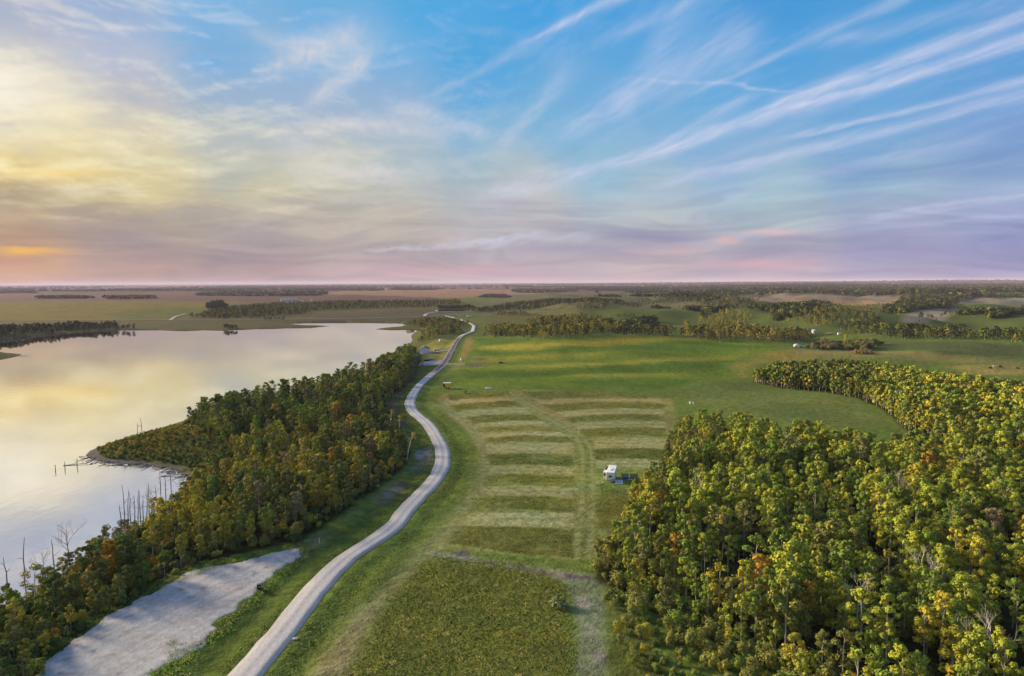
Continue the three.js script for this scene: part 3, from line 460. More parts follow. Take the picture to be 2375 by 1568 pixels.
// leaves: many small tilted blades through clumps; each clump [x, y, z, rx, ry, rz, tone]
function foliage(r, clumps, count, size, centre, fill = .55) {
  const n = count * clumps.length, pos = new Float32Array(n * 12), nor = new Float32Array(n * 12), col = new Float32Array(n * 12), idx = new Uint32Array(n * 6);
  const a = V(), b = V(), nn = V(), q = V(); let o = 0;
  for (const [cx, cy, cz, rx, ry, rz, tone = 1, warm = 0] of clumps) for (let i = 0; i < count; i++) {
    const th = r() * 6.2832, cz_ = r() * 2 - 1, sr = Math.sqrt(1 - cz_ * cz_), rr = Math.pow(fill + (1 - fill) * r(), .6);
    q.set(sr * Math.cos(th), cz_, sr * Math.sin(th));
    const bump = 1 + .28 * Math.sin(q.x * 5 + cx * 9) * Math.sin(q.y * 5 + cy * 7) * Math.sin(q.z * 5 + cz);
    const x = cx + q.x * rx * rr * bump, y = cy + q.y * ry * rr * bump, z = cz + q.z * rz * rr * bump;
    nn.set(q.x * .8 + (x - centre[0]) * .12 + (r() - .5) * .9, q.y * .8 + .3 + (r() - .5) * .9, q.z * .8 + (z - centre[2]) * .12 + (r() - .5) * .9).normalize();
    a.set(r() - .5, r() - .5, r() - .5).cross(nn).normalize(); b.crossVectors(nn, a);
    const s = size * (.6 + .8 * r()), s2 = s * (.55 + .35 * r()), v = tone * (.72 + .56 * r()), w = warm + (r() - .5) * .18;
    const P = [[-s, -s2 * .2], [0, -s2], [s, s2 * .2], [0, s2]];
    for (let k = 0; k < 4; k++) { const e = (o * 4 + k) * 3; pos[e] = x + (a.x * P[k][0] + b.x * P[k][1]) * .5; pos[e + 1] = y + (a.y * P[k][0] + b.y * P[k][1]) * .5; pos[e + 2] = z + (a.z * P[k][0] + b.z * P[k][1]) * .5; nor[e] = nn.x; nor[e + 1] = nn.y; nor[e + 2] = nn.z; col[e] = v * (1 + w * 1.2); col[e + 1] = v; col[e + 2] = v * (1 - w); }
    idx.set([o * 4, o * 4 + 1, o * 4 + 2, o * 4, o * 4 + 2, o * 4 + 3], o * 6); o++;
  }
  const g = new THREE.BufferGeometry(); g.setAttribute('position', new THREE.BufferAttribute(pos, 3)); g.setAttribute('normal', new THREE.BufferAttribute(nor, 3)); g.setAttribute('color', new THREE.BufferAttribute(col, 3)); g.setIndex(new THREE.BufferAttribute(idx, 1)); return g;
}
// one tree: { crown, trunk }, unit height h
function aspen(seed, h, o = {}) {
  const r = rng(seed), { spread = .2, from = .5, clumps: nc = 14, leaves = 120, size = .33, thick = .115, open = .55 } = o, lean = (r() - .5) * .10 * h, lean2 = (r() - .5) * .10 * h;
  const at = t => V(lean * t * t, h * t, lean2 * t * t + Math.sin(t * 5 + seed) * .02 * h * t), bars = [], clumps = [];
  bars.push(limb([0, .2, .42, .62, .8, .93].map(at), [1.25, 1, .85, .62, .38, .16].map(k => k * thick), 6));
  const R = spread * h;
  for (let i = 0; i < nc; i++) {
    const t = from + (1 - from) * (i + .35 + r() * .4) / nc, lift = (t - from) / (1 - from), wide = R * (.42 + .58 * Math.sin(Math.PI * clamp(.18 + lift * .74))) * (.55 + r() * .6), an = i * 2.4 + r() * 1.3, p = at(t);
    const x = p.x + Math.cos(an) * wide * .86, z = p.z + Math.sin(an) * wide * .86, y = Math.min(p.y, h * .95), s = R * (.27 + r() * .24) * (1 - lift * .2);
    clumps.push([x, y, z, s * 1.12, s * (.72 + r() * .3), s * 1.12, .82 + r() * .36, (r() - .5) * .22]);
    if (i % 2 === 0) { const q = at(Math.max(.3, t - .17)); bars.push(limb([q, V(mix(q.x, x, .55), mix(q.y, y, .75), mix(q.z, z, .55)), V(x, y, z)], [thick * .42, thick * .27, thick * .1], 4)); }
  }
  const top = at(.97); clumps.push([top.x, h * .95, top.z, R * .33, R * .36, R * .33, 1.05, 0]);
  return { crown: foliage(r, clumps, leaves, size, at(.7).toArray(), open), trunk: merge(bars), h };
}
function shrub(seed, h, o = {}) {
  const r = rng(seed), { spread = .6, nc = 8, leaves = 90, size = .34 } = o, bars = [], clumps = [];
  for (let i = 0; i < nc; i++) { const an = i * 2.4 + r(), d = Math.sqrt((i + .3) / nc) * spread * h * .6, y = h * (.3 + .42 * r() + .2 * (1 - i / nc)), x = Math.cos(an) * d, z = Math.sin(an) * d, s = h * (.2 + .1 * r()); clumps.push([x, y, z, s * .95, Math.min(s * 1.35, y), s * .95, .8 + r() * .4, (r() - .5) * .25]); if (i < 5) bars.push(limb([V(x * .15, 0, z * .15), V(x * .6, y * .55, z * .6), V(x, y, z)], [.05, .035, .015], 4)); }
  return { crown: foliage(r, clumps, leaves, size, [0, h * .4, 0], .4), trunk: merge(bars), h };
}
function bareTree(seed, h, o = {}) {
  const r = rng(seed), bars = [], { twigs = 5, thick = .012, from = .3 } = o;
  const grow = (p, dir, len, rad, depth) => {
    const end = p.clone().addScaledVector(dir, len), mid = p.clone().lerp(end, .5).add(V((r() - .5) * len * .14, 0, (r() - .5) * len * .14));
    bars.push(limb([p, mid, end], [rad, rad * .8, rad * .55], depth > 1 ? 5 : 3));
    if (depth > 0) for (let i = 0; i < (depth > 2 ? 3 : 3); i++) { const an = r() * 6.28, k = .45 + r() * .5, nd = dir.clone().addScaledVector(V(Math.cos(an), .25, Math.sin(an)), k).normalize(); grow(i ? mid.clone().lerp(end, r()) : end, nd, len * (.55 + r() * .25), rad * .55, depth - 1); }
  };
  const trunkEnd = V((r() - .5) * h * .08, h * .5, (r() - .5) * h * .08); bars.push(limb([V(0, -.3, 0), V(0, h * .25, 0), trunkEnd], [h * thick, h * thick * .85, h * thick * .7], 6));
  for (let i = 0; i < twigs; i++) { const t = from + (.5 - from) * r(), an = i * 2.4 + r(), p = V(0, h * .25, 0).lerp(trunkEnd, clamp((t - .25) * 4)); grow(i ? p : trunkEnd, i ? V(Math.cos(an) * .7, .8, Math.sin(an) * .7).normalize() : V(0, 1, 0), h * (.2 + r() * .06), h * thick * .5, 3); }
  return merge(bars);
}
function snagShape(seed, h) {
  const r = rng(seed), bars = [], a = (r() - .5) * .16 * h, b = (r() - .5) * .16 * h; const pts = [0, .25, .5, .75, 1].map(t => V(a * t + (r() - .5) * .05 * h * t, h * t - (t ? 0 : 1), b * t + (r() - .5) * .05 * h * t));
  bars.push(limb(pts, [.15, .13, .11, .085, .05], 6)); return [merge(bars), pts];
}
const leafTints = { yellowGreen: [.29, .325, .042], green: [.165, .225, .038], olive: [.20, .205, .05], dark: [.08, .112, .03], amber: [.345, .305, .042], orange: [.40, .24, .035], brown: [.25, .20, .10], golden: [.40, .355, .042], deep: [.048, .066, .026] };
const forms = [ // shapes shared by all woods
  aspen(11, 10.5, { spread: .165, from: .4 }), aspen(12, 11.5, { spread: .15, from: .5, clumps: 13 }), aspen(13, 9.5, { spread: .18, from: .38, clumps: 17 }), aspen(14, 11, { spread: .16, from: .36 }), aspen(15, 8.5, { spread: .2, from: .26, clumps: 16 }), aspen(17, 9.2, { spread: .235, from: .3, clumps: 12, leaves: 75 }), aspen(18, 12.6, { spread: .125, from: .36, clumps: 18, leaves: 95 }), aspen(19, 6.8, { spread: .25, from: .2, clumps: 13 }), aspen(16, 12, { spread: .165, from: .46, clumps: 13 }),
];
const bushes = [shrub(21, 3.4), shrub(22, 2.6, { spread: .75 }), shrub(23, 4.6, { spread: .42, nc: 9 })];
const simple = [ aspen(31, 10, { spread: .24, from: .3, clumps: 7, leaves: 34, size: .95, thick: .13 }), aspen(32, 11, { spread: .21, from: .35, clumps: 7, leaves: 34, size: .95, thick: .13 }), aspen(33, 9, { spread: .27, from: .22, clumps: 7, leaves: 34, size: .95, thick: .13 }) ];
const clump = [shrub(41, 9, { spread: .55, nc: 7, leaves: 16, size: 2.1 }), shrub(42, 8, { spread: .8, nc: 8, leaves: 16, size: 2.1 })];
const inside = (poly, x, d) => signed(poly, x, d) < 0;
function scatter(poly, spacing, seed, keep = () => true, rough = 0) {
  const r = rng(seed), out = [], m = rough * 1.5, [x0, x1, d0, d1] = [poly.box[0] - m, poly.box[1] + m, poly.box[2] - m, poly.box[3] + m];
  for (let d = d0; d < d1; d += spacing) for (let x = x0; x < x1; x += spacing) { const px = x + r() * spacing, pd = d + r() * spacing, t = r(), u = r(); if ((rough ? signed(poly, px, pd) + rough * (1.3 * fbm(px / (rough * 2.2), pd / (rough * 4), 3) + .35 * (t - .5)) < 0 : inside(poly, px, pd)) && keep(px, pd)) out.push({ x: px, d: pd, t, u }); }
  return out;
}
function inView(x, d, h, m = 40) { const y = ground(x, d), p = toPicture(x, y + h * .7, d); return p[2] > 0 && p[0] > -m && p[0] < W + m && p[1] < HGT + m * 1.5; }
const M4 = new THREE.Matrix4(), Q4 = new THREE.Quaternion(), UP = V(0, 1, 0);
// a wood seen as one mass: instanced crowns and trunks of a few shapes, every one with its own turn, size and tint
function woodland(name, list, shapes, label, category, trunkMat, { tints, wide = [1, 1] }) {
  const o = new THREE.Group(); o.name = numbered(name); tag(o, label, category, null, 'stuff'); scene.add(o);
  const r = rng(list.length + 17), white = leafMat(1, 1, 1), c = new THREE.Color();
  shapes.forEach((s, k) => {
    const mine = list.filter((_, i) => i % shapes.length === k); if (!mine.length) return;
    const crown = new THREE.InstancedMesh(s.crown, white, mine.length), trunk = trunkMat && new THREE.InstancedMesh(s.trunk, trunkMat, mine.length); crown.name = 'crown'; if (trunk) trunk.name = 'trunk';
    mine.forEach((p, i) => {
      const h = p.h / s.h, w = h * mix(wide[0], wide[1], r()); Q4.setFromAxisAngle(UP, r() * 6.2832); M4.compose(V(p.x, ground(p.x, p.d) - .15, -p.d), Q4, V(w, h, w)); crown.setMatrixAt(i, M4); trunk?.setMatrixAt(i, M4);
      const t = p.tint ?? tints(p, r), v = .8 + r() * .4; c.setRGB(t[0] * v * (.92 + r() * .16), t[1] * v, t[2] * v); crown.setColorAt(i, c);
    });
    for (const m of [crown, trunk]) if (m) { m.castShadow = m.receiveShadow = true; o.add(m); }
  });
  return o;
}
const pick = (r, ...pairs) => { let q = r() * pairs.reduce((a, p) => a + p[1], 0); for (const [t, w] of pairs) { q -= w; if (q <= 0) return leafTints[t]; } return leafTints[pairs[0][0]]; };
// single trees: a prototype of each shape and colour, then clones
const treeProtos = new Map();
function singleTree(name, form, tint, trunkMat, x, d, h, turn, label, category, group) {
  const key = `${name}|${forms.indexOf(form)}|${bushes.indexOf(form)}|${tint}|${label}`; let o = treeProtos.get(key);
  if (!o) { o = new THREE.Group(); part(o, 'trunk', form.trunk, trunkMat); part(o, 'crown', form.crown, leafMat(...leafTints[tint])); treeProtos.set(key, o); } else o = o.clone();
  o.name = numbered(name); o.position.set(x, ground(x, d) - .15, -d); o.scale.setScalar(h / form.h); o.rotation.y = turn; tag(o, label, category, group); scene.add(o); return o;
}
// --- the aspen wood on the right
{
  const r = rng(101), edge = rightWood;
  const all = scatter(rightWood, 2.9, 55, (x, d) => { const q = signed(edge, x, d); return inView(x, d, 10, 500) && fbm(x / 8 + 60, d / 10, 3) > -.03; });
  for (const p of all) { p.q = -signed(edge, p.x, p.d); p.h = mix(5.4, 13, p.t * .8 + .2 * p.u) * mix(.55, 1, smooth(0, 9, p.q)) * (1 + .22 * fbm(p.x / 24, p.d / 24, 2)); const n = fbm(p.x / 26 + 30, p.d / 26, 3) + (r() - .5) * .8; p.kind = n > .46 ? 'golden' : n > -.02 ? 'yellowGreen' : n > -.5 ? 'green' : 'olive'; if (r() < .012) p.kind = 'orange'; if (r() < .02) p.kind = 'brown'; if (p.q < 10 && r() < .55) p.kind = r() < .6 ? 'olive' : 'amber'; }
  const vis = all.filter(p => inView(p.x, p.d, p.h)).sort((a, b) => a.d - b.d), near = new Set(vis.filter((p, i) => i % 1 === 0).slice(0, 200));
  const say = { golden: 'golden yellow aspen in the near right wood', yellowGreen: 'yellow-green aspen in the near right wood', green: 'mid green aspen in the near right wood', olive: 'dull olive aspen in the near right wood', amber: 'amber aspen in the near right wood', orange: 'bright orange aspen in the near right wood', brown: 'thin brownish aspen in the near right wood' };
  const order = [...near].map(p => p.h).sort((a, b) => a - b), short = order[Math.floor(order.length * .3)], tall = order[Math.floor(order.length * .7)];
  for (const p of near) { const v = toPicture(p.x, ground(p.x, p.d), p.d), where = p.q < 9 ? 'on the meadow edge of the near right wood' : v[0] > 2050 ? 'in the lower right corner of the near right wood' : p.d < 118 ? 'in the front rows of the near right wood' : 'inside the near right wood behind its front rows', size = p.h > tall ? 'tall ' : p.h < short ? 'short ' : ''; singleTree('aspen_tree', forms[Math.floor(p.u * forms.length)], p.kind, paleBark, p.x, p.d, p.h, r() * 6.28, (size + say[p.kind]).replace(' in the near right wood', ' ' + where), 'aspen tree', `${size}${p.kind.replace('G', ' g')} aspens ${where}`); }
  for (const p of all) p.tint = leafTints[p.kind];
  woodland('aspen_wood', all.filter(p => !near.has(p)), forms, 'dense sunlit aspen wood filling the right side beyond the nearest trees', 'wood', paleBark, {});
  // low growth under and along the wood
  const low = scatter(rightWood, 4.0, 77, (x, d) => inView(x, d, 3, 200) && (-signed(edge, x, d) < 16 || d < 135)); for (const p of low) { p.h = mix(1.6, 3.6, p.t); p.tint = pick(r, ['dark', 3], ['olive', 3], ['green', 1]); }
  woodland('undergrowth', low, bushes, 'dark leafy undergrowth between the aspen trunks of the right wood', 'undergrowth', null, {});
  const fringe = area([[1402,1350],[1452,1372],[1602,1447],[1762,1538],[1910,1640],[1520,1640],[1440,1500],[1412,1400]]), fr = scatter(fringe, 1.9, 78, (x, d) => fbm(x / 6, d / 6, 3) > -.25); const fr2 = scatter(rightWood, 2.4, 79, (x, d) => -signed(edge, x, d) < 7 && d < 190 && inView(x, d, 3, 60));
  const bush = fr.concat(fr2); let nb = 0;
  const sayB = { olive: 'olive green shrub on the near edge of the right wood', amber: 'amber tinged shrub on the near edge of the right wood', green: 'fresh green shrub on the near edge of the right wood' };
  for (const p of bush) { const k = p.u < .6 ? 'olive' : p.u < .8 ? 'green' : 'amber'; p.tint = leafTints[k]; p.h = mix(1.0, 3.4, p.t * p.t) * (.75 + .5 * smooth(-14, 0, -signed(edge, p.x, p.d))); p.kind = k; }
  const seen = bush.filter(p => inView(p.x, p.d, 2, 0)).sort((a, b) => a.d - b.d).slice(0, 150), set = new Set(seen);
  for (const p of seen) { const v = toPicture(p.x, ground(p.x, p.d), p.d), where = v[1] > 1480 ? 'at the bottom of the view below the right wood' : v[1] > 1390 ? 'beside the dirt trail below the right wood' : 'at the corner of the right wood by the mown plots', size = p.h > 2 ? 'large ' : 'small '; singleTree('shrub', bushes[Math.floor(p.t * 2.99)], p.kind, greyBark, p.x, p.d, p.h, r() * 6.28, (size + sayB[p.kind]).replace('on the near edge of the right wood', where), 'shrub', `${size}${p.kind} shrubs ${where}`); }
  woodland('shrub_fringe', bush.filter(p => !set.has(p)), bushes, 'shrubs lining the far part of the right wood edge', 'shrubs', greyBark, {});
}
// --- the lakeside wood on the left
{
  const r = rng(202), all = scatter(leftWood, 2.9, 66, (x, d) => inView(x, d, 10, 300) && signed(shore, x, d) > 3 && fbm(x / 9 + 20, d / 10, 3) > -.04 && nearest(roads[0], x, d)[0] > 8);
  const heath = area([[185,1070],[240,1026],[400,990],[480,1012],[520,1062],[480,1098],[440,1112],[380,1095]]);
  const kept = all.filter(p => !inside(heath, p.x, p.d));
  for (const p of kept) {
    p.q = -signed(leftWood, p.x, p.d); p.s = signed(shore, p.x, p.d); const road = nearest(roads[0], p.x, p.d)[0];
    p.h = mix(4.6, 10.8, p.t * .8 + .2 * p.u) * mix(.5, 1, smooth(0, 7, p.q)) * (1 + .2 * fbm(p.x / 22, p.d / 22, 2)); if (p.d > 330) p.h *= 1.1;
    const n = fbm(p.x / 24 + 11, p.d / 24, 3) + (r() - .5) * .7;
    p.kind = p.d > 250 ? (n > .35 ? 'yellowGreen' : n > 0 ? 'green' : n > -.3 ? 'olive' : 'dark') : n > .42 ? 'golden' : n > .12 ? 'amber' : n > -.2 ? 'olive' : n > -.4 ? 'green' : 'dark'; if (p.d <= 290 && r() < .025) p.kind = 'orange'; if (r() < .05) p.kind = 'brown'; if (p.d > 330 && p.d < 480 && r() < .12) p.kind = 'golden';
  }
  const vis = kept.filter(p => inView(p.x, p.d, p.h)).sort((a, b) => a.d - b.d), near = new Set(vis.slice(0, 130));
  const say = { golden: 'golden autumn tree in the wood between lake and road', amber: 'amber autumn tree in the wood between lake and road', olive: 'olive green tree in the wood between lake and road', dark: 'dark green tree in the wood between lake and road', orange: 'bright orange tree in the wood between lake and road', brown: 'brown half-bare tree in the wood between lake and road', green: 'mid green tree in the wood between lake and road' };
  const order = [...near].map(p => p.h).sort((a, b) => a - b), tall = order[Math.floor(order.length * .55)];
  for (const p of near) { const where = p.s < 12 ? 'at the water edge of the wood by the lake' : p.q < 8 ? 'on the clearing edge of the wood by the lake' : p.d < 135 ? 'at the lower left end of the wood by the lake' : 'inside the wood between lake and clearing', size = p.h > tall ? 'tall ' : 'low '; singleTree('poplar_tree', forms[Math.floor(p.u * forms.length)], p.kind, p.t > .7 ? paleBark : greyBark, p.x, p.d, p.h, r() * 6.28, (size + say[p.kind]).replace('in the wood between lake and road', where), 'tree', `${size}${p.kind} trees ${where}`); }
  for (const p of kept) p.tint = leafTints[p.kind];
  woodland('lakeside_wood', kept.filter(p => !near.has(p)), forms, 'mixed green and amber wood sloping down to the lake beyond the nearest trees', 'wood', paleBark, {});
  const low = scatter(leftWood, 2.6, 88, (x, d) => inView(x, d, 3, 100) && d < 330 && signed(shore, x, d) > 1); for (const p of low) { p.h = mix(1.2, 3.2, p.t); p.tint = pick(r, ['dark', 3], ['olive', 3], ['amber', 1.2], ['orange', .4]); }
  woodland('lakeside_undergrowth', low, bushes, 'low bushes and saplings under the lakeside trees', 'undergrowth', null, {});
  const hs = scatter(heath, 1.7, 89, (x, d) => signed(shore, x, d) > 3.5); for (const p of hs) { p.h = mix(.7, 1.7, p.t); const top = fbm(p.x / 9, p.d / 9, 2) + smooth(245, 275, p.d) * .8 - .35 + (r() - .5) * .5; p.tint = top > .1 ? leafTints[r() < .15 ? 'orange' : r() < .6 ? 'amber' : 'olive'] : top > -.3 ? leafTints.olive : leafTints.dark; }
  woodland('heath', hs, bushes, 'rust and dark green heath covering the little headland in the lake', 'heath', null, {});
}
// --- the grove in the middle right
{
  const r = rng(303), all = scatter(middleWood, 3.1, 91, (x, d) => inView(x, d, 10, 200)); for (const p of all) { p.h = mix(7, 11, p.t) * mix(.7, 1, smooth(0, 6, -signed(middleWood, p.x, p.d))); const px = toPicture(p.x, 0, p.d)[0]; p.tint = px > 2030 ? pick(r, ['golden', 1], ['yellowGreen', 3], ['green', 1.5], ['olive', 1]) : pick(r, ['olive', 2.5], ['green', 3], ['dark', 2.5], ['amber', .5]); }
  woodland('aspen_grove', all, forms.map((f, i) => simple[i % 3]), 'long aspen grove in the pasture behind the right wood, its pale trunks in a row', 'grove', paleBark, {});
}
// --- woods farther out, each a stand of its own
const stands = [
  ['dense amber topped wood on the hill right of the road crest', [[1106,781],[1150,768],[1230,750],[1290,740],[1350,735],[1400,743],[1425,766],[1440,780],[1300,785]], 6, 7, 11, ['amber', 1.5, 'olive', 4, 'deep', 2]],
  ['dark hedge-like wood running right from the amber topped hill wood', [[1440,780],[1570,782],[1560,773],[1480,769],[1430,771]], 6, 7, 10, ['deep', 4, 'olive', 2]],
  ['long dark wood behind the highway to the right of the pond', [[1100,728],[1180,722],[1260,714],[1330,708],[1420,704],[1430,697],[1340,700],[1200,706],[1110,718]], 9, 8, 11, ['deep', 5, 'olive', 2]],
  ['scattered wood on the rise behind the amber topped hill', [[1330,726],[1400,716],[1500,708],[1600,703],[1720,700],[1740,694],[1600,692],[1480,697],[1400,705]], 10, 7, 10, ['deep', 4, 'olive', 3]],
  ['dark rounded wood on the hump at upper right centre', [[1585,724],[1680,719],[1770,711],[1772,700],[1690,699],[1620,706]], 9, 8, 12, ['deep', 4, 'olive', 3, 'amber', 1]],
  ['amber and brown grove behind the pasture crest left of the small shed', [[1590,778],[1640,788],[1700,790],[1800,793],[1870,790],[1872,778],[1780,770],[1700,760],[1620,764]], 5, 7, 10, ['amber', 1.6, 'brown', 1.2, 'olive', 3.5, 'deep', 2]],
  ['small golden grove above the amber and brown grove', [[1600,756],[1660,750],[1730,748],[1740,730],[1670,726],[1640,740]], 7, 7, 10, ['amber', 2, 'golden', 2, 'olive', 3]],
  ['broad green wood on the slope behind the small shed', [[1770,735],[1900,757],[1990,762],[2050,747],[2062,730],[1980,722],[1860,716],[1780,716]], 8, 7, 11, ['olive', 4, 'deep', 3, 'amber', .8]],
  ['dark tree belt along the back of the right-hand pasture', [[1970,772],[2040,784],[2150,784],[2270,787],[2420,797],[2560,800],[2560,785],[2420,782],[2270,776],[2100,769],[2030,757],[1980,760]], 5.5, 7, 11, ['deep', 5, 'green', 1.5, 'amber', .6]],
  ['grey-brown thicket in the pasture right of the white tent trailer', [[1868,805],[1900,811],[2000,811],[2044,803],[2030,798],[1950,796],[1880,799]], 3.4, 3.5, 6, ['brown', 3, 'olive', 2, 'deep', 2]],
  ['small red-brown bush clump below the pasture thicket', [[1978,822],[2022,822],[2020,816],[1985,816]], 2.6, 2, 3.4, ['brown', 3, 'orange', 1]],
  ['dark oval copse in the stubble at far right', [[2120,748],[2200,739],[2206,732],[2130,735]], 7, 7, 10, ['deep', 5, 'olive', 1]],
  ['dark copse behind the pale stubble hill at far right', [[2095,700],[2160,713],[2210,710],[2235,692],[2180,693],[2110,692]], 9, 8, 12, ['deep', 4, 'brown', 1.4]],
  ['low dark copse at the corner of the bright green field', [[2192,722],[2240,724],[2250,718],[2200,716]], 9, 6, 8, ['deep', 4]],
  ['bushes along the left edge of the pale stubble hill', [[1960,722],[2060,728],[2090,712],[2020,708],[1960,712]], 12, 5, 8, ['olive', 3, 'brown', 2, 'amber', 1]],
  ['dark wood on the left bank of the lake', [[-160,794],[0,787],[120,773.5],[284,763.8],[262,756],[130,758],[0,764],[-160,770]], 5.5, 7, 9.5, ['deep', 5, 'brown', 1.5]],
  ['wood around the farm between highway and yellow-green field', [[425,741],[520,741],[640,738],[700,729],[760,722],[800,718],[1000,714],[1075,706],[1060,699],[900,701],[780,703],[660,706],[560,713],[480,726]], 9, 7, 11, ['deep', 4, 'olive', 4, 'amber', .7]],
  ['tall dark spruce stand at the left end of the farm wood', [[481,716],[519,716],[519,709],[483,709]], 6, 12, 15, ['deep', 1]],
  ['wooded spit between lake and road', [[935,757],[1000,763],[1060,764],[1083,755],[1050,743],[960,743]], 5.5, 5, 9, ['deep', 3, 'olive', 3, 'amber', 1.5]],
  ['strip of trees between the road crest and the lake', [[972,794],[1000,789],[1050,778],[1082,767],[1060,768],[1000,774],[972,784]], 4.6, 5, 8.5, ['olive', 4, 'amber', 2, 'deep', 2]],
  ['bush cluster standing at the far waterline of the lake', [[517,763.6],[546,763.4],[545,760],[520,760]], 4, 5, 7.5, ['deep', 3, 'olive', 1]],
  ['line of bushes on the marsh edge near the far lake channel', [[612,744],[652,744],[652,740],[615,740]], 6, 4, 6, ['deep', 3]],
  ['small dark bushes on the meadow left of the highway junction', [[1140,734],[1230,734],[1215,726],[1150,728]], 6, 4, 7, ['olive', 3, 'deep', 2, 'amber', 1]],
  ['short row of dark bushes in the slope behind the pasture', [[1432,736],[1472,737],[1470,732],[1436,731]], 5, 4, 6, ['deep', 3]],
  ['small wood on the grey-green hill beyond the pond', [[1117,690],[1178,691],[1176,685],[1122,685]], 13, 7, 10, ['deep', 4]],
  ['clump of dark trees in front of the pink plain, right of centre', [[1192,679],[1240,680],[1330,676],[1320,671],[1250,673],[1196,673]], 17, 10, 14, ['deep', 4, 'brown', 1]],
  ['tree row at the far edge of the grey-green hill', [[1363,674],[1534,674],[1530,668],[1370,668]], 20, 9, 13, ['deep', 4]],
  ['row of dark trees on the bank behind the pale pond', [[1008,716.6],[1086,715],[1090,713.4],[1012,714.6]], 6, 6, 9, ['deep', 3]],
  ['long tree line behind the farm bins', [[464,686],[600,688],[751,686],[745,677],[560,678],[470,680]], 18, 10, 14, ['deep', 4, 'brown', 1.5]],
  ['row of bushes at the left edge of the brown plain', [[85,693],[205,693],[200,688],[90,688]], 12, 6, 9, ['deep', 3, 'brown', 1]],
  ['short tree row with one orange tree behind the yellow-green field', [[239,695],[352,693],[350,688],[245,689]], 12, 7, 11, ['deep', 3, 'orange', .8, 'brown', 1]],
  ['tree line far across the brown plain', [[283,676],[560,676],[640,672],[560,669],[300,671]], 26, 10, 15, ['deep', 3, 'brown', 1]],
  ['far dark wood left of the pink stubble', [[666,675],[784,674],[864,675],[864,666],[780,664],[670,666]], 24, 11, 15, ['deep', 3, 'brown', 1]],
  ['pale far shelter belt on the pink plain', [[909,673],[1015,673],[1012,669],[912,669]], 20, 10, 14, ['deep', 3]],
  ['faint wood at the far left edge of the plain', [[-60,681],[68,680],[60,676],[-60,676]], 22, 9, 13, ['deep', 2, 'brown', 2]],
  ['wide dark forest below the right horizon', [[1640,672],[1800,684],[2000,686],[2094,693],[2240,690],[2440,674],[2440,656],[2100,662],[1900,666],[1750,664],[1640,664]], 30, 12, 17, ['deep', 5, 'olive', 1]],
  ['dark rolling woods left of the wide right forest', [[1555,694],[1620,690],[1700,686],[1760,682],[1700,674],[1640,673],[1560,682]], 16, 10, 13, ['deep', 4, 'olive', 1]],
];
let spots = 0;
stands.forEach(([label, pts, spacing, h0, h1, kinds], n) => {
  const poly = area(pts), r = rng(900 + n), pairs = []; for (let i = 0; i < kinds.length; i += 2) pairs.push([kinds[i], kinds[i + 1]]);
  const size = Math.min(poly.box[1] - poly.box[0], poly.box[3] - poly.box[2]); const list = scatter(poly, spacing, 500 + n, undefined, Math.min(size * .3, spacing * 4)).filter(p => fbm(p.x / (spacing * 7), p.d / (spacing * 9), 2) > -.55 && land(p.x, p.d) > WATER + .05 && nearest(roads[1], p.x, p.d)[0] > 9 && nearest(roads[0], p.x, p.d)[0] > 6);
  const away = list.length ? list[0].d : 0; for (const p of list) { p.h = mix(h0, h1, p.t) * (.85 + .5 * fbm(p.x / (spacing * 5), p.d / (spacing * 5), 2)) * (r() < .2 ? .65 : 1); p.tint = pick(r, ...pairs); }
  spots += list.length;
  woodland(label.includes('spruce') ? 'spruce_stand' : label.includes('bush') || label.includes('thicket') ? 'thicket' : 'wood', list, label.includes('bush clump') || label.includes('thicket') ? bushes : away > 1500 ? clump : simple, label, label.includes('bush') || label.includes('thicket') ? 'bushes' : 'wood', away > 1500 ? null : paleBark, { wide: away > 2500 ? [1.3, 2.2] : label.includes('spruce') ? [.5, .65] : [.9, 1.25] });
});
// bands of wood on the hills at the horizon
{
  const r = rng(44), list = []; for (let i = 0; i < 9000; i++) { const s = (r() - .5) * 1.9, d = 5200 * Math.pow(3.2, r()), x = s * d, n = fbm(x / 2600 + 3, d / 900, 4); if (n > .17) for (let k = 0; k < 3; k++) list.push({ x: x + (r() - .5) * 420, d: d + (r() - .5) * 60, h: mix(12, 19, r()), tint: leafTints.deep }); }
  woodland('horizon_wood', list, clump, 'faint bands of wood on the hills along the horizon', 'wood', null, { wide: [1.6, 3] }); spots += list.length;
}
{
  const r = rng(45), list = []; for (let i = 0; i < 60000; i++) { const d = 1000 * Math.pow(5, r()), s = -.1 + r() * 1.1, x = s * d; const n = fbm(x / (d * .12) + 13, d / (d * .09 + 160) * 2, 4) + smooth(.15, .6, s) * .12; if (n < .2 || (s < .12 && n < .5)) continue; const t = strips.some(q => q.poly.box && x > q.poly.box[0] && x < q.poly.box[1] && d > q.poly.box[2] && d < q.poly.box[3] && (q.color === C.tan || q.color === C.stubble || q.color[1] > q.color[0] * 1.9) && inside(q.poly, x, d)); if (t) continue; list.push({ x, d, h: mix(5, 10, r()) * (d > 2500 ? 1.25 : 1), tint: pick(r, ['deep', 6], ['dark', 2], ['olive', .8], ['amber', .25], ['brown', .5]) }); }
  woodland('scattered_trees', list, clump, 'scattered dark groves and bushes over the rolling country beyond the pasture', 'bushes', null, { wide: [1, 1.7] }); spots += list.length;
}
console.log('far trees', spots);

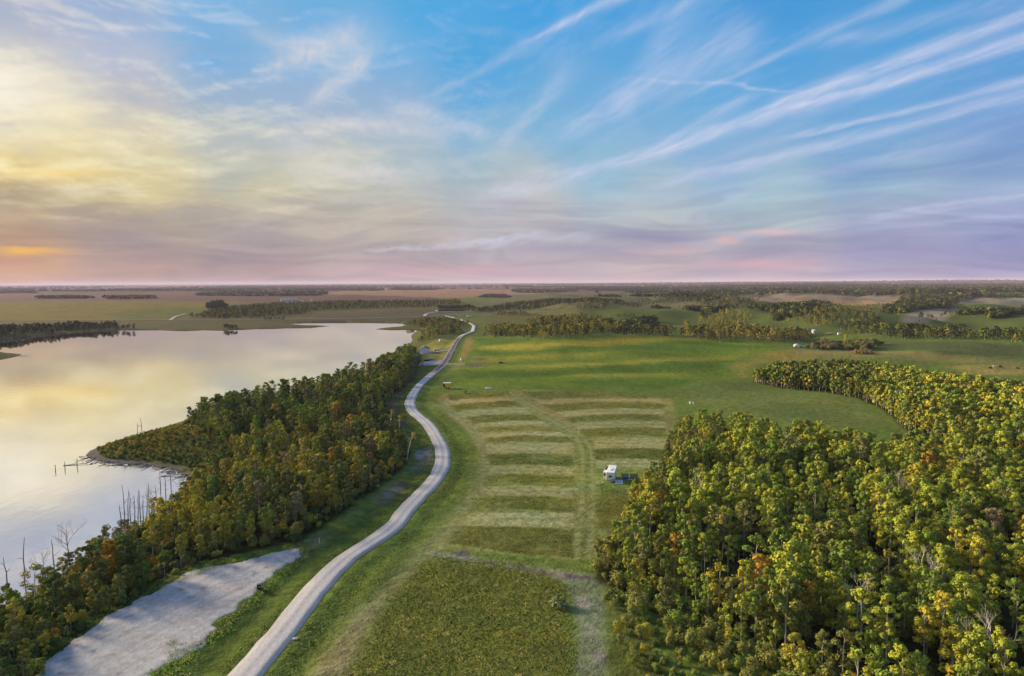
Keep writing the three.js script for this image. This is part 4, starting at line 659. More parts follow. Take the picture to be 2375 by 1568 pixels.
// ---------------------------------------------------------------- made things
const paint = (r, g, b, rough = .55, metal = 0) => new THREE.MeshStandardMaterial({ color: new THREE.Color().setRGB(r, g, b), roughness: rough, metalness: metal });
const speckle = (() => { const N = 128, px = new Uint8Array(N * N * 4); for (let i = 0; i < N * N; i++) { const x = i % N, y = (i / N) | 0, k = clamp(.88 + noise(x / 16, y / 16, 8) * .2 + noise(x / 4, y / 4, 32) * .14) * 255; px[i * 4] = px[i * 4 + 1] = px[i * 4 + 2] = k; px[i * 4 + 3] = 255; } const t = new THREE.DataTexture(px, N, N); t.wrapS = t.wrapT = THREE.RepeatWrapping; t.magFilter = THREE.LinearFilter; t.needsUpdate = true; return t; })();
const worn = (r, g, b, rough = .7, metal = 0) => { const m = paint(r, g, b, rough, metal); m.map = speckle; return m; };
const white = worn(.82, .82, .82, .5), cream = worn(.7, .68, .64), black = worn(.015, .015, .018, .6), rubber = worn(.03, .03, .032, .9), glass = paint(.03, .045, .05, .12), steel = worn(.4, .41, .43, .4, .6), galvanised = worn(.62, .66, .72, .35, .5), roofDark = worn(.07, .07, .08, .85), wood = worn(.24, .185, .14, .9), blue = worn(.04, .13, .36, .5), redLamp = paint(.4, .03, .02, .3);
const place = (px, py, lift = 0) => { const [x, d] = hit(px, py); return [x, ground(x, d) + lift, -d]; };
const prism = (pts, w) => new THREE.ExtrudeGeometry(new THREE.Shape(pts.map(p => new THREE.Vector2(...p))), { depth: w, bevelEnabled: false }).translate(0, 0, -w / 2); // outline in x, y
// camper
{
  const t = thing('camper', 'white travel camper with slide-out and spare wheel parked on the lawn by the right wood', 'camper', place(1415, 1119.5), rad(-14));
  const B = .62;
  part(t, 'body', merge([rbox(2.6, 2.5, 6.6, .14, 0, B + 1.25, -3.3), rbox(2.5, 1.15, 1.7, .14, 0, B + 2.0, -7.3)]), white);
  const so = part(t, 'slide_out', rbox(.95, 2.15, 2.6, .06, -1.72, B + 1.25, -1.9), white, 'slide-out room on the left of the camper');
  part(so, 'window', box(.62, .68, .05, -1.75, B + 1.62, -.575), glass); part(so, 'window_frame', merge([box(.74, .06, .06, -1.75, B + 1.99, -.57), box(.74, .06, .06, -1.75, B + 1.25, -.57), box(.06, .8, .06, -2.12, B + 1.62, -.57), box(.06, .8, .06, -1.38, B + 1.62, -.57)]), cream);
  const w = part(t, 'window', rbox(.95, .48, .06, .025, 0, B + 1.28, .01), glass, 'dark rear window'); part(w, 'window_frame', merge([box(1.05, .05, .07, 0, B + 1.55, .012), box(1.05, .05, .07, 0, B + 1.01, .012), box(.05, .5, .07, -.5, B + 1.28, .012), box(.05, .5, .07, .5, B + 1.28, .012)]), steel);
  part(t, 'bumper', box(2.4, .14, .2, 0, B - .02, .12), steel); part(t, 'trim', box(2.61, .06, .03, 0, B + .52, .005), steel);
  for (const x of [-.95, .95]) part(t, 'tail_lamp', rbox(.2, .14, .06, .02, x, B + .78, .02), redLamp);
  const sp = part(t, 'spare_wheel', new THREE.CylinderGeometry(.36, .36, .22, 24).rotateX(Math.PI / 2).translate(.75, B + .12, .24), rubber); part(sp, 'rim', new THREE.CylinderGeometry(.2, .2, .24, 20).rotateX(Math.PI / 2).translate(.75, B + .12, .25), white);
  for (const x of [-1.12, 1.12]) for (const z of [-3.1, -3.95]) { const wh = part(t, 'wheel', wheelShape(.36, .22, x, .36, z), rubber); part(wh, 'rim', wheelShape(.18, .24, x, .36, z), white); }
  for (const [x, z] of [[0, -2.2], [.3, -4.6]]) part(t, 'roof_vent', rbox(.5, .14, .5, .03, x, B + 2.56, z), cream);
  part(t, 'air_conditioner', rbox(.75, .28, .95, .08, 0, B + 2.62, -3.3), white); part(t, 'door', rbox(.05, 1.85, .68, .02, 1.31, B + 1.1, -2.2), cream);
  for (const x of [-1, 1]) for (const z of [-.5, -6.8]) part(t, 'jack', cyl(.05, .05, B, 8, x, B / 2, z), steel);
  part(t, 'underframe', box(2.2, .16, 6.2, 0, B - .08, -3.3), black);
  const [mx, mz] = hit(1435, 1118);
  const mat = thing('ground_mat', 'pale outdoor mat with darker blocks spread beside the camper', 'mat', [mx, ground(mx, mz) + .05, -mz], rad(-8));
  part(mat, 'mat', rbox(2.3, .03, 4.0, .012), worn(.56, .56, .64)); const edge = part(mat, 'border', merge([box(2.3, .012, .16, 0, .022, 1.92), box(2.3, .012, .16, 0, .022, -1.92), box(.16, .012, 3.68, 1.07, .022, 0), box(.16, .012, 3.68, -1.07, .022, 0)]), white);
  part(mat, 'dark_blocks', merge([-.5, 0, .5].map(x => box(.3, .01, .5, x, .021, -.9))), worn(.3, .3, .4));  // three darker blocks in a row on the mat
  // slatted wooden screens, each slat its own board
  [[1449, 1109, 'wooden slat screen standing behind the blue tubs', 2.25], [1470, 1109, 'wooden slat screen nearest the trees, right of the blue tubs', 2.45]].forEach(([px, py, label, w]) => {
    const s = thing('wooden_screen', label, 'screen', place(px, py), rad(-4), 'wooden screens beside the camper'), n = 13, r = rng(px);
    for (let i = 0; i < n; i++) part(s, 'slat', box(w / n * .84, 1.38 + r() * .1, .03, (i + .5) / n * w - w / 2, .74, .02 + r() * .012), i % 3 ? wood : worn(.3, .25, .2, .9));
    part(s, 'rail', box(w, .09, .05, 0, 1.2, -.03), wood); part(s, 'rail', box(w, .09, .05, 0, .35, -.03), wood); part(s, 'post', box(.1, 1.5, .1, -w / 2 + .05, .75, -.09), wood); part(s, 'post', box(.1, 1.5, .1, w / 2 - .05, .75, -.09), wood);
  });
  [[1448.6, 1109.8, 'left blue plastic tub in front of the slat screen', .74], [1455, 1109.6, 'right blue plastic tub in front of the slat screen', .8]].forEach(([px, py, label, w]) => { const s = thing('plastic_tub', label, 'tub', place(px, py), 0, 'blue tubs beside the camper'); s.position.z += .55; part(s, 'tub', new THREE.CylinderGeometry(w * .62, w * .52, .62, 4, 1).rotateY(Math.PI / 4).scale(1, 1, .75).translate(0, .31, 0), blue); part(s, 'rim', rbox(w * .98, .06, w * .74, .02, 0, .63, 0), worn(.06, .2, .5)); });
  const bd = thing('white_board', 'white plank lying on the grass below the slat screens', 'plank', place(1462, 1112.4), rad(6)); part(bd, 'board', rbox(1.75, .06, .26, .015, 0, .05, 0), white); part(bd, 'support', box(.2, .2, .3, .75, .02, .1), wood);
  const fp = thing('fire_pit', 'dark round fire pit in the grass near the wood edge', 'fire pit', place(1474, 1111.5)); part(fp, 'ring', new THREE.LatheGeometry([[.36, 0], [.52, 0], [.55, .34], [.49, .36], [.44, .08], [.36, .06]].map(p => new THREE.Vector2(...p)), 24), black); part(fp, 'grate', merge([-.3, -.1, .1, .3].map(x => box(.03, .03, .8, x, .33, 0))), steel);
  const ps = thing('white_post', 'short white post left of the slat screens', 'post', place(1441.5, 1110)); part(ps, 'post', rbox(.12, .9, .12, .02, 0, .45, 0), white); part(ps, 'cap', rbox(.17, .05, .17, .015, 0, .92, 0), cream);
  const hs = thing('drain_hose', 'white drain pipe with bent end left of the camper', 'pipe', place(1393, 1121.8)); part(hs, 'pipe', limb([V(-.8, .12, .1), V(.3, .12, .05), V(.55, .3, 0), V(.75, .62, -.1)], [.09, .09, .09, .07], 8), white); part(hs, 'support', box(.9, .08, .3, -.5, .04, .1), cream);
  const bs = bushes[1]; singleTree('shrub', bs, 'dark', greyBark, ...hit(1409, 1090), 1.3, 1, 'small dark bush on the mown strip behind the camper', 'shrub');
}
// yellow feed trailer
{
  const t = thing('hopper_trailer', 'yellow and black hopper trailer with white roof parked by the road', 'trailer', place(1037, 901.5), rad(4)), L = 4.4;
  part(t, 'hopper', prism([[-1.05, 1.0], [2.05, 1.0], [2.05, 3.1], [-1.45, 3.1]], 2.1), worn(.95, .64, .02)); part(t, 'front_panel', prism([[-2.25, .98], [-1.06, .98], [-1.47, 3.11], [-2.25, 3.11]], 2.12), black, 'black slanted front of the hopper');
  part(t, 'roof', rbox(4.5, .3, 2.25, .08, -.1, 3.26, 0), white); part(t, 'chassis', merge([box(5.2, .18, .16, -.2, .86, .8), box(5.2, .18, .16, -.2, .86, -.8), box(.16, .16, 1.7, -2.7, .86, 0), box(.16, .16, 1.7, 2.3, .86, 0)]), white); part(t, 'deck', box(4.4, .08, 2.0, -.1, .97, 0), steel);
  part(t, 'rear_chute', prism([[1.4, 1.0], [2.2, 1.0], [2.2, 1.75]], 1.2), galvanised); part(t, 'drawbar', limb([V(-2.6, .8, 0), V(-3.7, .62, 0), V(-4.0, .55, 0)], [.09, .08, .06], 6), black); part(t, 'jack_stand', merge([cyl(.06, .06, 1.5, 8, -3.4, .75, .2), box(.35, .06, .35, -3.4, .03, .2)]), black); part(t, 'jack_stand', cyl(.06, .06, 1.3, 8, -3.75, .65, -.4), black);
  for (const z of [-1.0, 1.0]) for (const x of [-.7, .75]) { const w = part(t, 'wheel', new THREE.CylinderGeometry(.46, .46, .32, 20).rotateX(Math.PI / 2).translate(x, .46, z), rubber); part(w, 'rim', new THREE.CylinderGeometry(.24, .24, .34, 16).rotateX(Math.PI / 2).translate(x, .46, z), steel); }
  const c = thing('white_crate', 'small white box on the grass right of the yellow trailer', 'box', place(1052, 902)); part(c, 'box', rbox(.8, .35, .5, .04, 0, .18, 0), white); part(c, 'lid', rbox(.84, .07, .54, .02, 0, .38, 0), cream);
  const b = thing('upturned_boat', 'white boat lying upturned on the pasture grass', 'boat', place(1133, 901), rad(-9)); const hull = new THREE.SphereGeometry(1, 28, 12, 0, Math.PI * 2, 0, Math.PI / 2).scale(2.1, .62, .55); part(b, 'hull', hull, white); part(b, 'keel', rbox(3.4, .07, .07, .02, 0, .6, 0), cream); part(b, 'gunwale', new THREE.TorusGeometry(1, .04, 6, 40).rotateX(Math.PI / 2).scale(2.12, 1, .57).translate(0, .05, 0), cream);
  const [sx, sd] = hit(1080, 911); singleTree('shrub', bushes[1], 'olive', greyBark, sx, sd, 1.5, 2, 'low bush at the top of the mown plots with a white pail beside it', 'shrub'); const p = thing('white_pail', 'white pail beside a low bush at the top of the mown plots', 'pail', place(1084, 912)); part(p, 'pail', new THREE.LatheGeometry([[0, 0], [.26, 0], [.34, .5], [.31, .5], [.25, .05], [0, .04]].map(q => new THREE.Vector2(...q)), 20), white); part(p, 'handle', new THREE.TorusGeometry(.33, .015, 5, 20, Math.PI).translate(0, .48, 0), steel);
}
// house, cabin and yard
function house(name, label, cat, at, turn, w, l, wall, peak, wallMat, roofMat) {
  const t = thing(name, label, cat, at, turn), o = .45;
  part(t, 'wall', prism([[-w / 2, -1], [w / 2, -1], [w / 2, wall], [0, peak - .08], [-w / 2, wall]], l).translate(0, 0, -l / 2), wallMat);
  const s = Math.hypot(w / 2 + o, (peak - wall) * (1 + 2 * o / w)), a = Math.atan2(peak - wall, w / 2);
  const rf = part(t, 'roof', merge([-1, 1].map(k => new THREE.BoxGeometry(s, .16, l + 2 * o).rotateZ(-k * a).translate(k * s * Math.cos(a) / 2, peak + .06 - s * Math.sin(a) / 2, -l / 2))), roofMat);
  part(rf, 'fascia', merge([-1, 1].map(k => new THREE.BoxGeometry(s, .2, .06).rotateZ(-k * a).translate(k * s * Math.cos(a) / 2, peak - .06 - s * Math.sin(a) / 2, o + .03))), white);
  return t;
}
{
  const h = house('house', 'white gabled house with dark roof beside the lake, left of the road', 'house', place(984, 819.5), rad(4), 7.4, 9.5, 3.9, 5.7, worn(.78, .77, .8), roofDark);
  part(h, 'window', box(.06, 1.2, 1.5, 3.73, 2.4, -3), glass); part(h, 'door', box(.06, 2.1, .95, 3.73, 1.1, -6), worn(.2, .2, .22)); part(h, 'foundation', box(7.5, .5, .06, 0, .1, .04), worn(.3, .3, .36)); part(h, 'step', box(1.4, .3, 1.2, 3.1, .15, .7), worn(.4, .4, .45));
  const c = house('cabin', 'small cabin with pale blue metal roof half hidden by the lakeside trees', 'cabin', place(964.5, 836.5), rad(14), 4.2, 7, 3.2, 4.5, worn(.62, .6, .62), worn(.32, .5, .62, .4, .3));
  part(c, 'window', box(1.1, .9, .06, .4, 1.8, .03), glass); part(c, 'door', box(.9, 2, .06, -1.2, 1.0, .03), worn(.3, .3, .33));
}
function carThing(label, px, py, turn, bodyMat, o = {}) {
  const t = thing(o.name ?? 'parked_car', label, o.cat ?? 'car', Array.isArray(px) ? px : place(px, py), turn, o.group), tall = o.tall ?? 1;
  part(t, 'body', merge([rbox(1.8, .72, 4.4, .16, 0, .66, 0)]), bodyMat);
  const cab = prism(o.pickup ? [[-.9, .95], [1.0, .95], [.75, 1.62 * tall], [-.7, 1.62 * tall]] : [[-1.9, .95], [1.35, .95], [.7, 1.52 * tall], [-1.55, 1.52 * tall]], 1.6).rotateY(-Math.PI / 2); const c = part(t, 'cabin', cab, glass); part(c, 'roof', rbox(1.5, .08, o.pickup ? 1.5 : 2.3, .03, 0, 1.55 * tall, o.pickup ? 0 : -.4), bodyMat);
  for (const x of [-.8, .8]) for (const z of [-1.35, 1.35]) { const w = part(t, 'wheel', wheelShape(.34, .22, x, .34, z), rubber); part(w, 'rim', wheelShape(.2, .24, x, .34, z), steel); }
  for (const x of [-.65, .65]) part(t, 'headlight', rbox(.35, .16, .06, .02, x, .78, 2.19), white); part(t, 'bumper', rbox(1.75, .2, .12, .04, 0, .45, 2.2), rubber);
  return t;
}
carThing('pale car left of its neighbour at the end of the house driveway', 1007, 813.9, .2, worn(.6, .6, .58), { group: 'cars by the white house' });
carThing('white car nearest the road on the house driveway', 1015.4, 813.2, -.1, white, { group: 'cars by the white house' });
carThing('silver car parked left on the upper edge of the gravel pad', 994.8, 834, .2, worn(.55, .56, .55), { group: 'cars on the gravel pad' });
carThing('light green-grey car parked right on the upper edge of the gravel pad', 1000, 834.2, .1, worn(.5, .55, .45), { group: 'cars on the gravel pad' });
carThing('black car on the gravel pad in front of the cabin', 990.5, 838.4, 1.3, black, { group: 'cars on the gravel pad' });
carThing('white pickup truck at the lower left corner of the gravel pad', 980.5, 845.5, 1.75, white, { pickup: 1, tall: 1.1, cat: 'pickup', name: 'pickup_truck', group: 'cars on the gravel pad' });
carThing('light blue pickup beside the white pickup on the gravel pad', 977.5, 849, 1.75, worn(.35, .5, .62), { pickup: 1, tall: 1.1, cat: 'pickup', name: 'pickup_truck', group: 'cars on the gravel pad' });
carThing('white car driving along the highway behind the lake', [...(() => { const [x, d] = highway[0] && hit(498.7, 742.6); const [, h] = nearest(roads[1], x, d); return [x, h + .9, -d]; })()], 0, Math.PI / 2, white, { name: 'driving_car' });
function roundBale(name, label, px, py, turn, r = .85, l = 1.5) { const t = thing(name, label, 'bale', place(px, py), turn, 'white wrapped bales'); const g = new THREE.LatheGeometry([[0, -l / 2], [r * .8, -l / 2], [r * .96, -l / 2 + .1], [r, -l / 2 + .3], [r, l / 2 - .3], [r * .96, l / 2 - .1], [r * .8, l / 2], [0, l / 2]].map(q => new THREE.Vector2(...q)), 24).rotateZ(Math.PI / 2).translate(0, r * .96, 0); part(t, 'wrapping', g, white); part(t, 'band', merge([-.3, .3].map(x => new THREE.TorusGeometry(r * 1.005, .03, 5, 24).rotateY(Math.PI / 2).translate(x, r * .96, 0))), cream); }
roundBale('wrapped_bale', 'white wrapped bale beside the dry verge right of the road', 1069.7, 836.5, .3); roundBale('wrapped_bale', 'white wrapped bale on the lawn behind the white house', 1020.5, 791.5, .6, 1.0, 2.2);
// dark wood pile in the pasture
{ const t = thing('log_pile', 'dark heap of weathered logs lying alone in the pasture', 'log pile', place(1163, 842.5)), r = rng(8); for (let i = 0; i < 11; i++) { const a = (r() - .5) * 1.6, l = 1.6 + r() * 1.6, x = (r() - .5) * 3.2, y = .25 + (i % 3) * .32, c = Math.cos(a) * l / 2, s = Math.sin(a) * l / 2; part(t, 'log', limb([V(x - c, y + (r() - .5) * .3, -s), V(x, y, 0), V(x + c, y + (r() - .5) * .5, s)], [.16 + r() * .1, .2, .14], 7), i % 4 ? darkBark : weathered); } part(t, 'log', limb([V(1, .25, .5), V(3, .18, .7), V(5, .12, .6)], [.16, .13, .08], 6), weathered); }
// white tent trailer, blue tarpaulin, sheds and trough on the right
{
  const t = thing('tent_trailer', 'rounded white tent trailer at the edge of the pasture thicket', 'trailer', place(1847, 806.5), rad(-20)); part(t, 'canopy', new THREE.SphereGeometry(1, 20, 14).scale(2.5, 1.55, 1.6).translate(0, 1.75, 0), cream); part(t, 'box', rbox(4.4, .8, 2.4, .12, 0, .85, 0), white); for (const z of [-1.15, 1.15]) part(t, 'wheel', new THREE.CylinderGeometry(.36, .36, .2, 16).rotateX(Math.PI / 2).translate(0, .36, z), rubber); part(t, 'drawbar', limb([V(-2.2, .6, 0), V(-3.9, .45, 0)], [.08, .06], 5), steel);
  const b = thing('tarpaulin', 'blue tarpaulin slumped over a low heap right of the white tent trailer', 'tarpaulin', place(1856, 806.5)); const g = new THREE.SphereGeometry(1, 22, 10, 0, 6.2832, 0, Math.PI / 2); const p = g.attributes.position; for (let i = 0; i < p.count; i++) { const k = 1 + .22 * noise(p.getX(i) * 2.3 + 5, p.getZ(i) * 2.3 + p.getY(i) * 2); p.setXYZ(i, p.getX(i) * 1.9 * k, p.getY(i) * 1.35 * k, p.getZ(i) * 1.4 * k); } g.computeVertexNormals(); part(b, 'sheet', g, blue); part(b, 'rope', limb([V(-1.9, .3, 1), V(0, 1.1, 1), V(1.9, .3, 1)], [.04, .04, .04], 5), cream);
  const s = house('shed', 'small white shed with gable roof in the hollow behind the pasture', 'shed', place(1890, 773.5), rad(20), 5.6, 4.5, 3.0, 4.6, worn(.7, .72, .76), galvanised); part(s, 'door', box(1.3, 2.2, .06, .9, 1.1, .03), worn(.3, .33, .38));
  const tr = thing('hay_wagon', 'low dark flat wagon standing in the hollow right of the white shed', 'wagon', place(1921, 776)); part(tr, 'bed', box(6, .3, 2.2, 0, 1.0, 0), darkBark); for (const x of [-2, 2]) for (const z of [-1, 1]) part(tr, 'wheel', new THREE.CylinderGeometry(.45, .45, .25, 14).rotateX(Math.PI / 2).translate(x, .45, z), rubber); part(tr, 'rack', merge([-2.8, -.9, .9, 2.8].map(x => box(.1, .9, 2, x, 1.55, 0))), wood);
  const v = thing('stock_trailer', 'white stock trailer half hidden behind the golden tree of the thicket', 'trailer', place(1947, 777)); part(v, 'box', rbox(4.6, 1.9, 2.1, .15, 0, 1.5, 0), white); part(v, 'slot', box(3.6, .25, .04, 0, 1.9, 1.06), black); for (const x of [-.6, .6]) part(v, 'wheel', new THREE.CylinderGeometry(.38, .38, .25, 14).rotateX(Math.PI / 2).translate(x, .38, 1), rubber);
  const w = thing('water_trough', 'white trough on two legs in the grass behind the tip of the right wood', 'trough', place(1604, 936.5), .2); part(w, 'basin', new THREE.CylinderGeometry(.45, .45, 2.4, 20, 1, false, 0, Math.PI).rotateZ(Math.PI / 2).rotateX(Math.PI).translate(0, .95, 0), white); for (const x of [-.85, .85]) part(w, 'leg', box(.14, .9, .6, x, .45, 0), cream); part(w, 'rim', merge([box(2.44, .06, .08, 0, .96, .44), box(2.44, .06, .08, 0, .96, -.44)]), white);
  singleTree('golden_tree', forms[2], 'golden', greyBark, ...hit(1962, 800), 10, 1, 'tall golden tree rising out of the grey-brown pasture thicket', 'tree');
}
// trailer by the highway and low white barriers
{
  const t = thing('cargo_trailer', 'white box trailer standing alone on the grass below the highway', 'trailer', place(1087.5, 735.6), rad(12)); part(t, 'box', rbox(7.6, 2.9, 2.5, .2, 0, 2.1, 0), white); part(t, 'stripe', box(5.5, .35, .05, .3, 2.6, 1.26), worn(.4, .5, .6)); part(t, 'skirt', box(7, .3, 2.2, 0, .55, 0), rubber); for (const x of [-.6, .6]) for (const z of [-1.1, 1.1]) part(t, 'wheel', new THREE.CylinderGeometry(.42, .42, .28, 16).rotateX(Math.PI / 2).translate(x, .42, z), rubber); part(t, 'drawbar', limb([V(-3.8, .7, 0), V(-5.2, .55, 0)], [.1, .07], 5), steel);
  [[1064, 733.4, 12, 'long low white barrier left of the box trailer'], [1014, 736.2, 7, 'short low white barrier near the wooded spit']].forEach(([px, py, l, label]) => { const b = thing('low_barrier', label, 'barrier', place(px, py), rad(4), 'low white barriers by the junction'); part(b, 'rail', rbox(l, .45, .5, .1, 0, .55, 0), white); for (const x of [-l * .4, 0, l * .4]) part(b, 'foot', box(.4, .35, .7, x, .17, 0), cream); });
}
// farm with grain bins
{
  const bin = (label, px, py, dia, h) => { const t = thing('grain_bin', label, 'grain bin', place(px, py), 0, 'steel grain bins of the far farm'), R = dia / 2; part(t, 'wall', new THREE.CylinderGeometry(R, R, h + 2, 28).translate(0, h / 2 - 1, 0), galvanised); part(t, 'hoop', merge([.2, .4, .6, .8, 1].map(k => new THREE.TorusGeometry(R + .02, .08, 5, 28).rotateX(Math.PI / 2).translate(0, h * k, 0))), steel); const r = part(t, 'roof', new THREE.ConeGeometry(R + .25, R * .62, 28).translate(0, h + R * .31, 0), galvanised); part(r, 'cap', cyl(.5, .6, .7, 12, 0, h + R * .62, 0), steel); };
  bin('leftmost grain bin of the far farm, standing slightly apart', 653.8, 700, 7.6, 8.2); bin('second grain bin from the left at the far farm', 661, 700, 9, 8.6); bin('third grain bin from the left at the far farm', 669, 700, 9, 8.4); bin('fourth grain bin from the left, against the blue-grey barn', 676, 700, 8, 8.2);
  bin('small white grain bin at the right end of the far farm', 723, 699, 5.5, 6);
  const b = house('barn', 'blue-grey metal barn right of the row of grain bins', 'barn', place(682.5, 699.8), 0, 16, 12, 7.5, 9.8, worn(.45, .5, .6, .45, .3), galvanised); part(b, 'door', box(4.5, 4.5, .1, -2, 2.2, .06), worn(.3, .34, .4));
  const k = thing('fuel_tank', 'white fuel tank on a stand right of the farm barn', 'tank', place(701, 701)); part(k, 'tank', new THREE.CapsuleGeometry(1.4, 4.2, 6, 18).rotateZ(Math.PI / 2).translate(0, 4.4, 0), white); for (const x of [-1.6, 1.6]) part(k, 'leg', merge([box(.25, 4, .25, x, 2, .8), box(.25, 4, .25, x, 2, -.8)]), steel);
}
// ---------------------------------------------------------------- cattle: each a continuous body grown round its bones
function animalBody(bones, half, res = 56) {
  const mc = new MarchingCubes(res, new THREE.MeshBasicMaterial(), false, false, 60000); mc.isolation = 0; const s = mc.size, hs = s / 2;
  const soft = (a, b, k) => { const h = clamp(.5 + .5 * (b - a) / k); return mix(b, a, h) - k * h * (1 - h); };
  for (let z = 0; z < s; z++) for (let y = 0; y < s; y++) for (let x = 0; x < s; x++) {
    const X = (x - hs) / hs * half, Y = (y - hs) / hs * half, Z = (z - hs) / hs * half; let f = 9;
    for (const [a, b, ra, rb] of bones) { const ex = b[0] - a[0], ey = b[1] - a[1], ez = b[2] - a[2], t = clamp(((X - a[0]) * ex + (Y - a[1]) * ey + (Z - a[2]) * ez) / (ex * ex + ey * ey + ez * ez)); f = soft(f, Math.hypot(X - a[0] - ex * t, Y - a[1] - ey * t, Z - a[2] - ez * t) - mix(ra, rb, t), .07); }
    mc.field[z * s * s + y * s + x] = -f;
  }
  mc.update(); const n = mc.count, g = new THREE.BufferGeometry(); g.setAttribute('position', new THREE.BufferAttribute(mc.positionArray.slice(0, n * 3).map(v => v * half), 3)); g.setAttribute('normal', new THREE.BufferAttribute(mc.normalArray.slice(0, n * 3), 3)); g.translate(0, 0, 0); return g;
}
{
  const D = -.78; // the ground lies this far below the middle of the body
  const bonesFor = graze => {
    const b = [[[-.72, .05, 0], [.1, -.02, 0], .34, .40], [[.1, -.02, 0], [.62, .04, 0], .40, .33], [[-.78, .12, 0], [-.7, -.05, 0], .24, .28]];
    const neck = graze ? [[.98, -.18, 0], [1.18, -.52, 0], [1.28, -.70, .02]] : [[.98, .24, 0], [1.22, .38, 0], [1.5, .26, .02]];
    b.push([[.62, .1, 0], neck[0], .24, .18], [neck[0], neck[1], .17, .14], [neck[1], neck[2], .14, .085], [[neck[1][0] - .02, neck[1][1] + .1, 0], [neck[1][0] - .02, neck[1][1] + .12, .22], .04, .03], [[neck[1][0] - .02, neck[1][1] + .1, 0], [neck[1][0] - .02, neck[1][1] + .12, -.22], .04, .03]);
    for (const z of [.2, -.2]) { const k = z > 0 ? .08 : -.06; b.push([[.5, -.12, z * .8], [.52 + k * .4, -.42, z], .17, .085], [[.52 + k * .4, -.42, z], [.5 + k, D + .06, z], .075, .055], [[.5 + k, D + .06, z], [.54 + k, D + .02, z], .06, .06]); b.push([[-.66, -.02, z * .8], [-.58 - k, -.34, z], .2, .11], [[-.58 - k, -.34, z], [-.76 - k, -.48, z], .09, .065], [[-.76 - k, -.48, z], [-.72 - k, D + .06, z], .06, .05], [[-.72 - k, D + .06, z], [-.68 - k, D + .02, z], .06, .06]); }
    b.push([[-.97, .22, 0], [-1.05, -.35, .03], .045, .03]); return b;
  };
  const graze = animalBody(bonesFor(true), 1.6), stand = animalBody(bonesFor(false), 1.7), hide = { black: worn(.022, .014, .012, .85), white: worn(.72, .66, .6, .85), brown: worn(.045, .022, .014, .85) };
  [[2296, 855.6, graze, 'brown', 0, 'dark brown cow grazing left of the white cow', 1.12], [2306, 852, stand, 'white', .25, 'white cow standing between two dark cows on the right-hand pasture', 1.2], [2319.5, 852.2, graze, 'black', -.15, 'black cow grazing right of the white cow', 1.1], [2360, 856, graze, 'black', -.6, 'dark cow grazing alone near the right edge of the view', 1.0]].forEach(([px, py, g, k, turn, label, s]) => { const p = place(px, py), c = thing('cow', label, 'cow', [p[0], p[1] - D * s - .02, p[2]], turn, 'cattle on the right-hand pasture'); c.scale.setScalar(s); part(c, 'body', g, hide[k]); });
}
// ---------------------------------------------------------------- by the clearing
{
  const t = thing('rubbish_bin', 'black lidded rubbish bin at the edge of the bare clearing', 'bin', place(600.5, 1365.5), .3); part(t, 'body', rbox(.74, .82, .7, .05, 0, .43, 0), black); part(t, 'lid', rbox(.82, .1, .78, .04, 0, .89, 0), rubber); part(t, 'sticker', box(.14, .3, .012, .1, .48, .353), white); for (const x of [-.3, .3]) part(t, 'wheel', wheelShape(.1, .06, x, .1, -.34), rubber);
  [[608, 1357.5, 'short weathered post behind the black bin', weathered, .75, 'marker_post'], [740.5, 1260, 'white marker stake in the grass at the upper end of the clearing', white, 1.25, 'marker_stake'], [381.5, 1545, 'white marker stake at the lower edge of the clearing', white, 1.0, 'marker_stake']].forEach(([px, py, label, m, h, name]) => { const p = thing(name, label, 'post', place(px, py)); part(p, 'post', cyl(.045, .05, h + .3, 8, 0, h / 2 - .15, 0), m); part(p, 'cap', cyl(.055, .055, .05, 8, 0, h, 0), m); });
  const lid = thing('concrete_cover', 'small pale concrete cover beside the lower road', 'cover', place(684, 1483)); part(lid, 'slab', rbox(.8, .22, .6, .04, 0, .1, 0), worn(.5, .5, .5)); part(lid, 'lid', cyl(.22, .22, .05, 16, 0, .235, 0), worn(.4, .4, .4));
  const r = rng(12); [[831, 1134], [838, 1131], [846, 1130], [853, 1128], [861, 1127.5], [868, 1129], [874, 1128], [843, 1135], [858, 1133]].forEach(([px, py], i) => { const g = new THREE.IcosahedronGeometry(.35 + r() * .35, 2), p = g.attributes.position; for (let k = 0; k < p.count; k++) { const q = 1 + .35 * noise(p.getX(k) * 2 + i * 3, p.getY(k) * 2 + p.getZ(k) * 2); p.setXYZ(k, p.getX(k) * q * 1.3, p.getY(k) * q * .75, p.getZ(k) * q); } g.computeVertexNormals(); const m = new THREE.Mesh(g, worn(.4, .39, .38, .95)); m.name = numbered('field_stone'); m.position.set(...place(px, py, .15)); tag(m, 'grey field stone in the row of stones below the birch edge of the lakeside wood', 'stone', 'field stones below the lakeside wood'); m.castShadow = m.receiveShadow = true; scene.add(m); });
  const cr = rng(19); [[656, 1204], [672, 1199], [700, 1245]].length; 
}
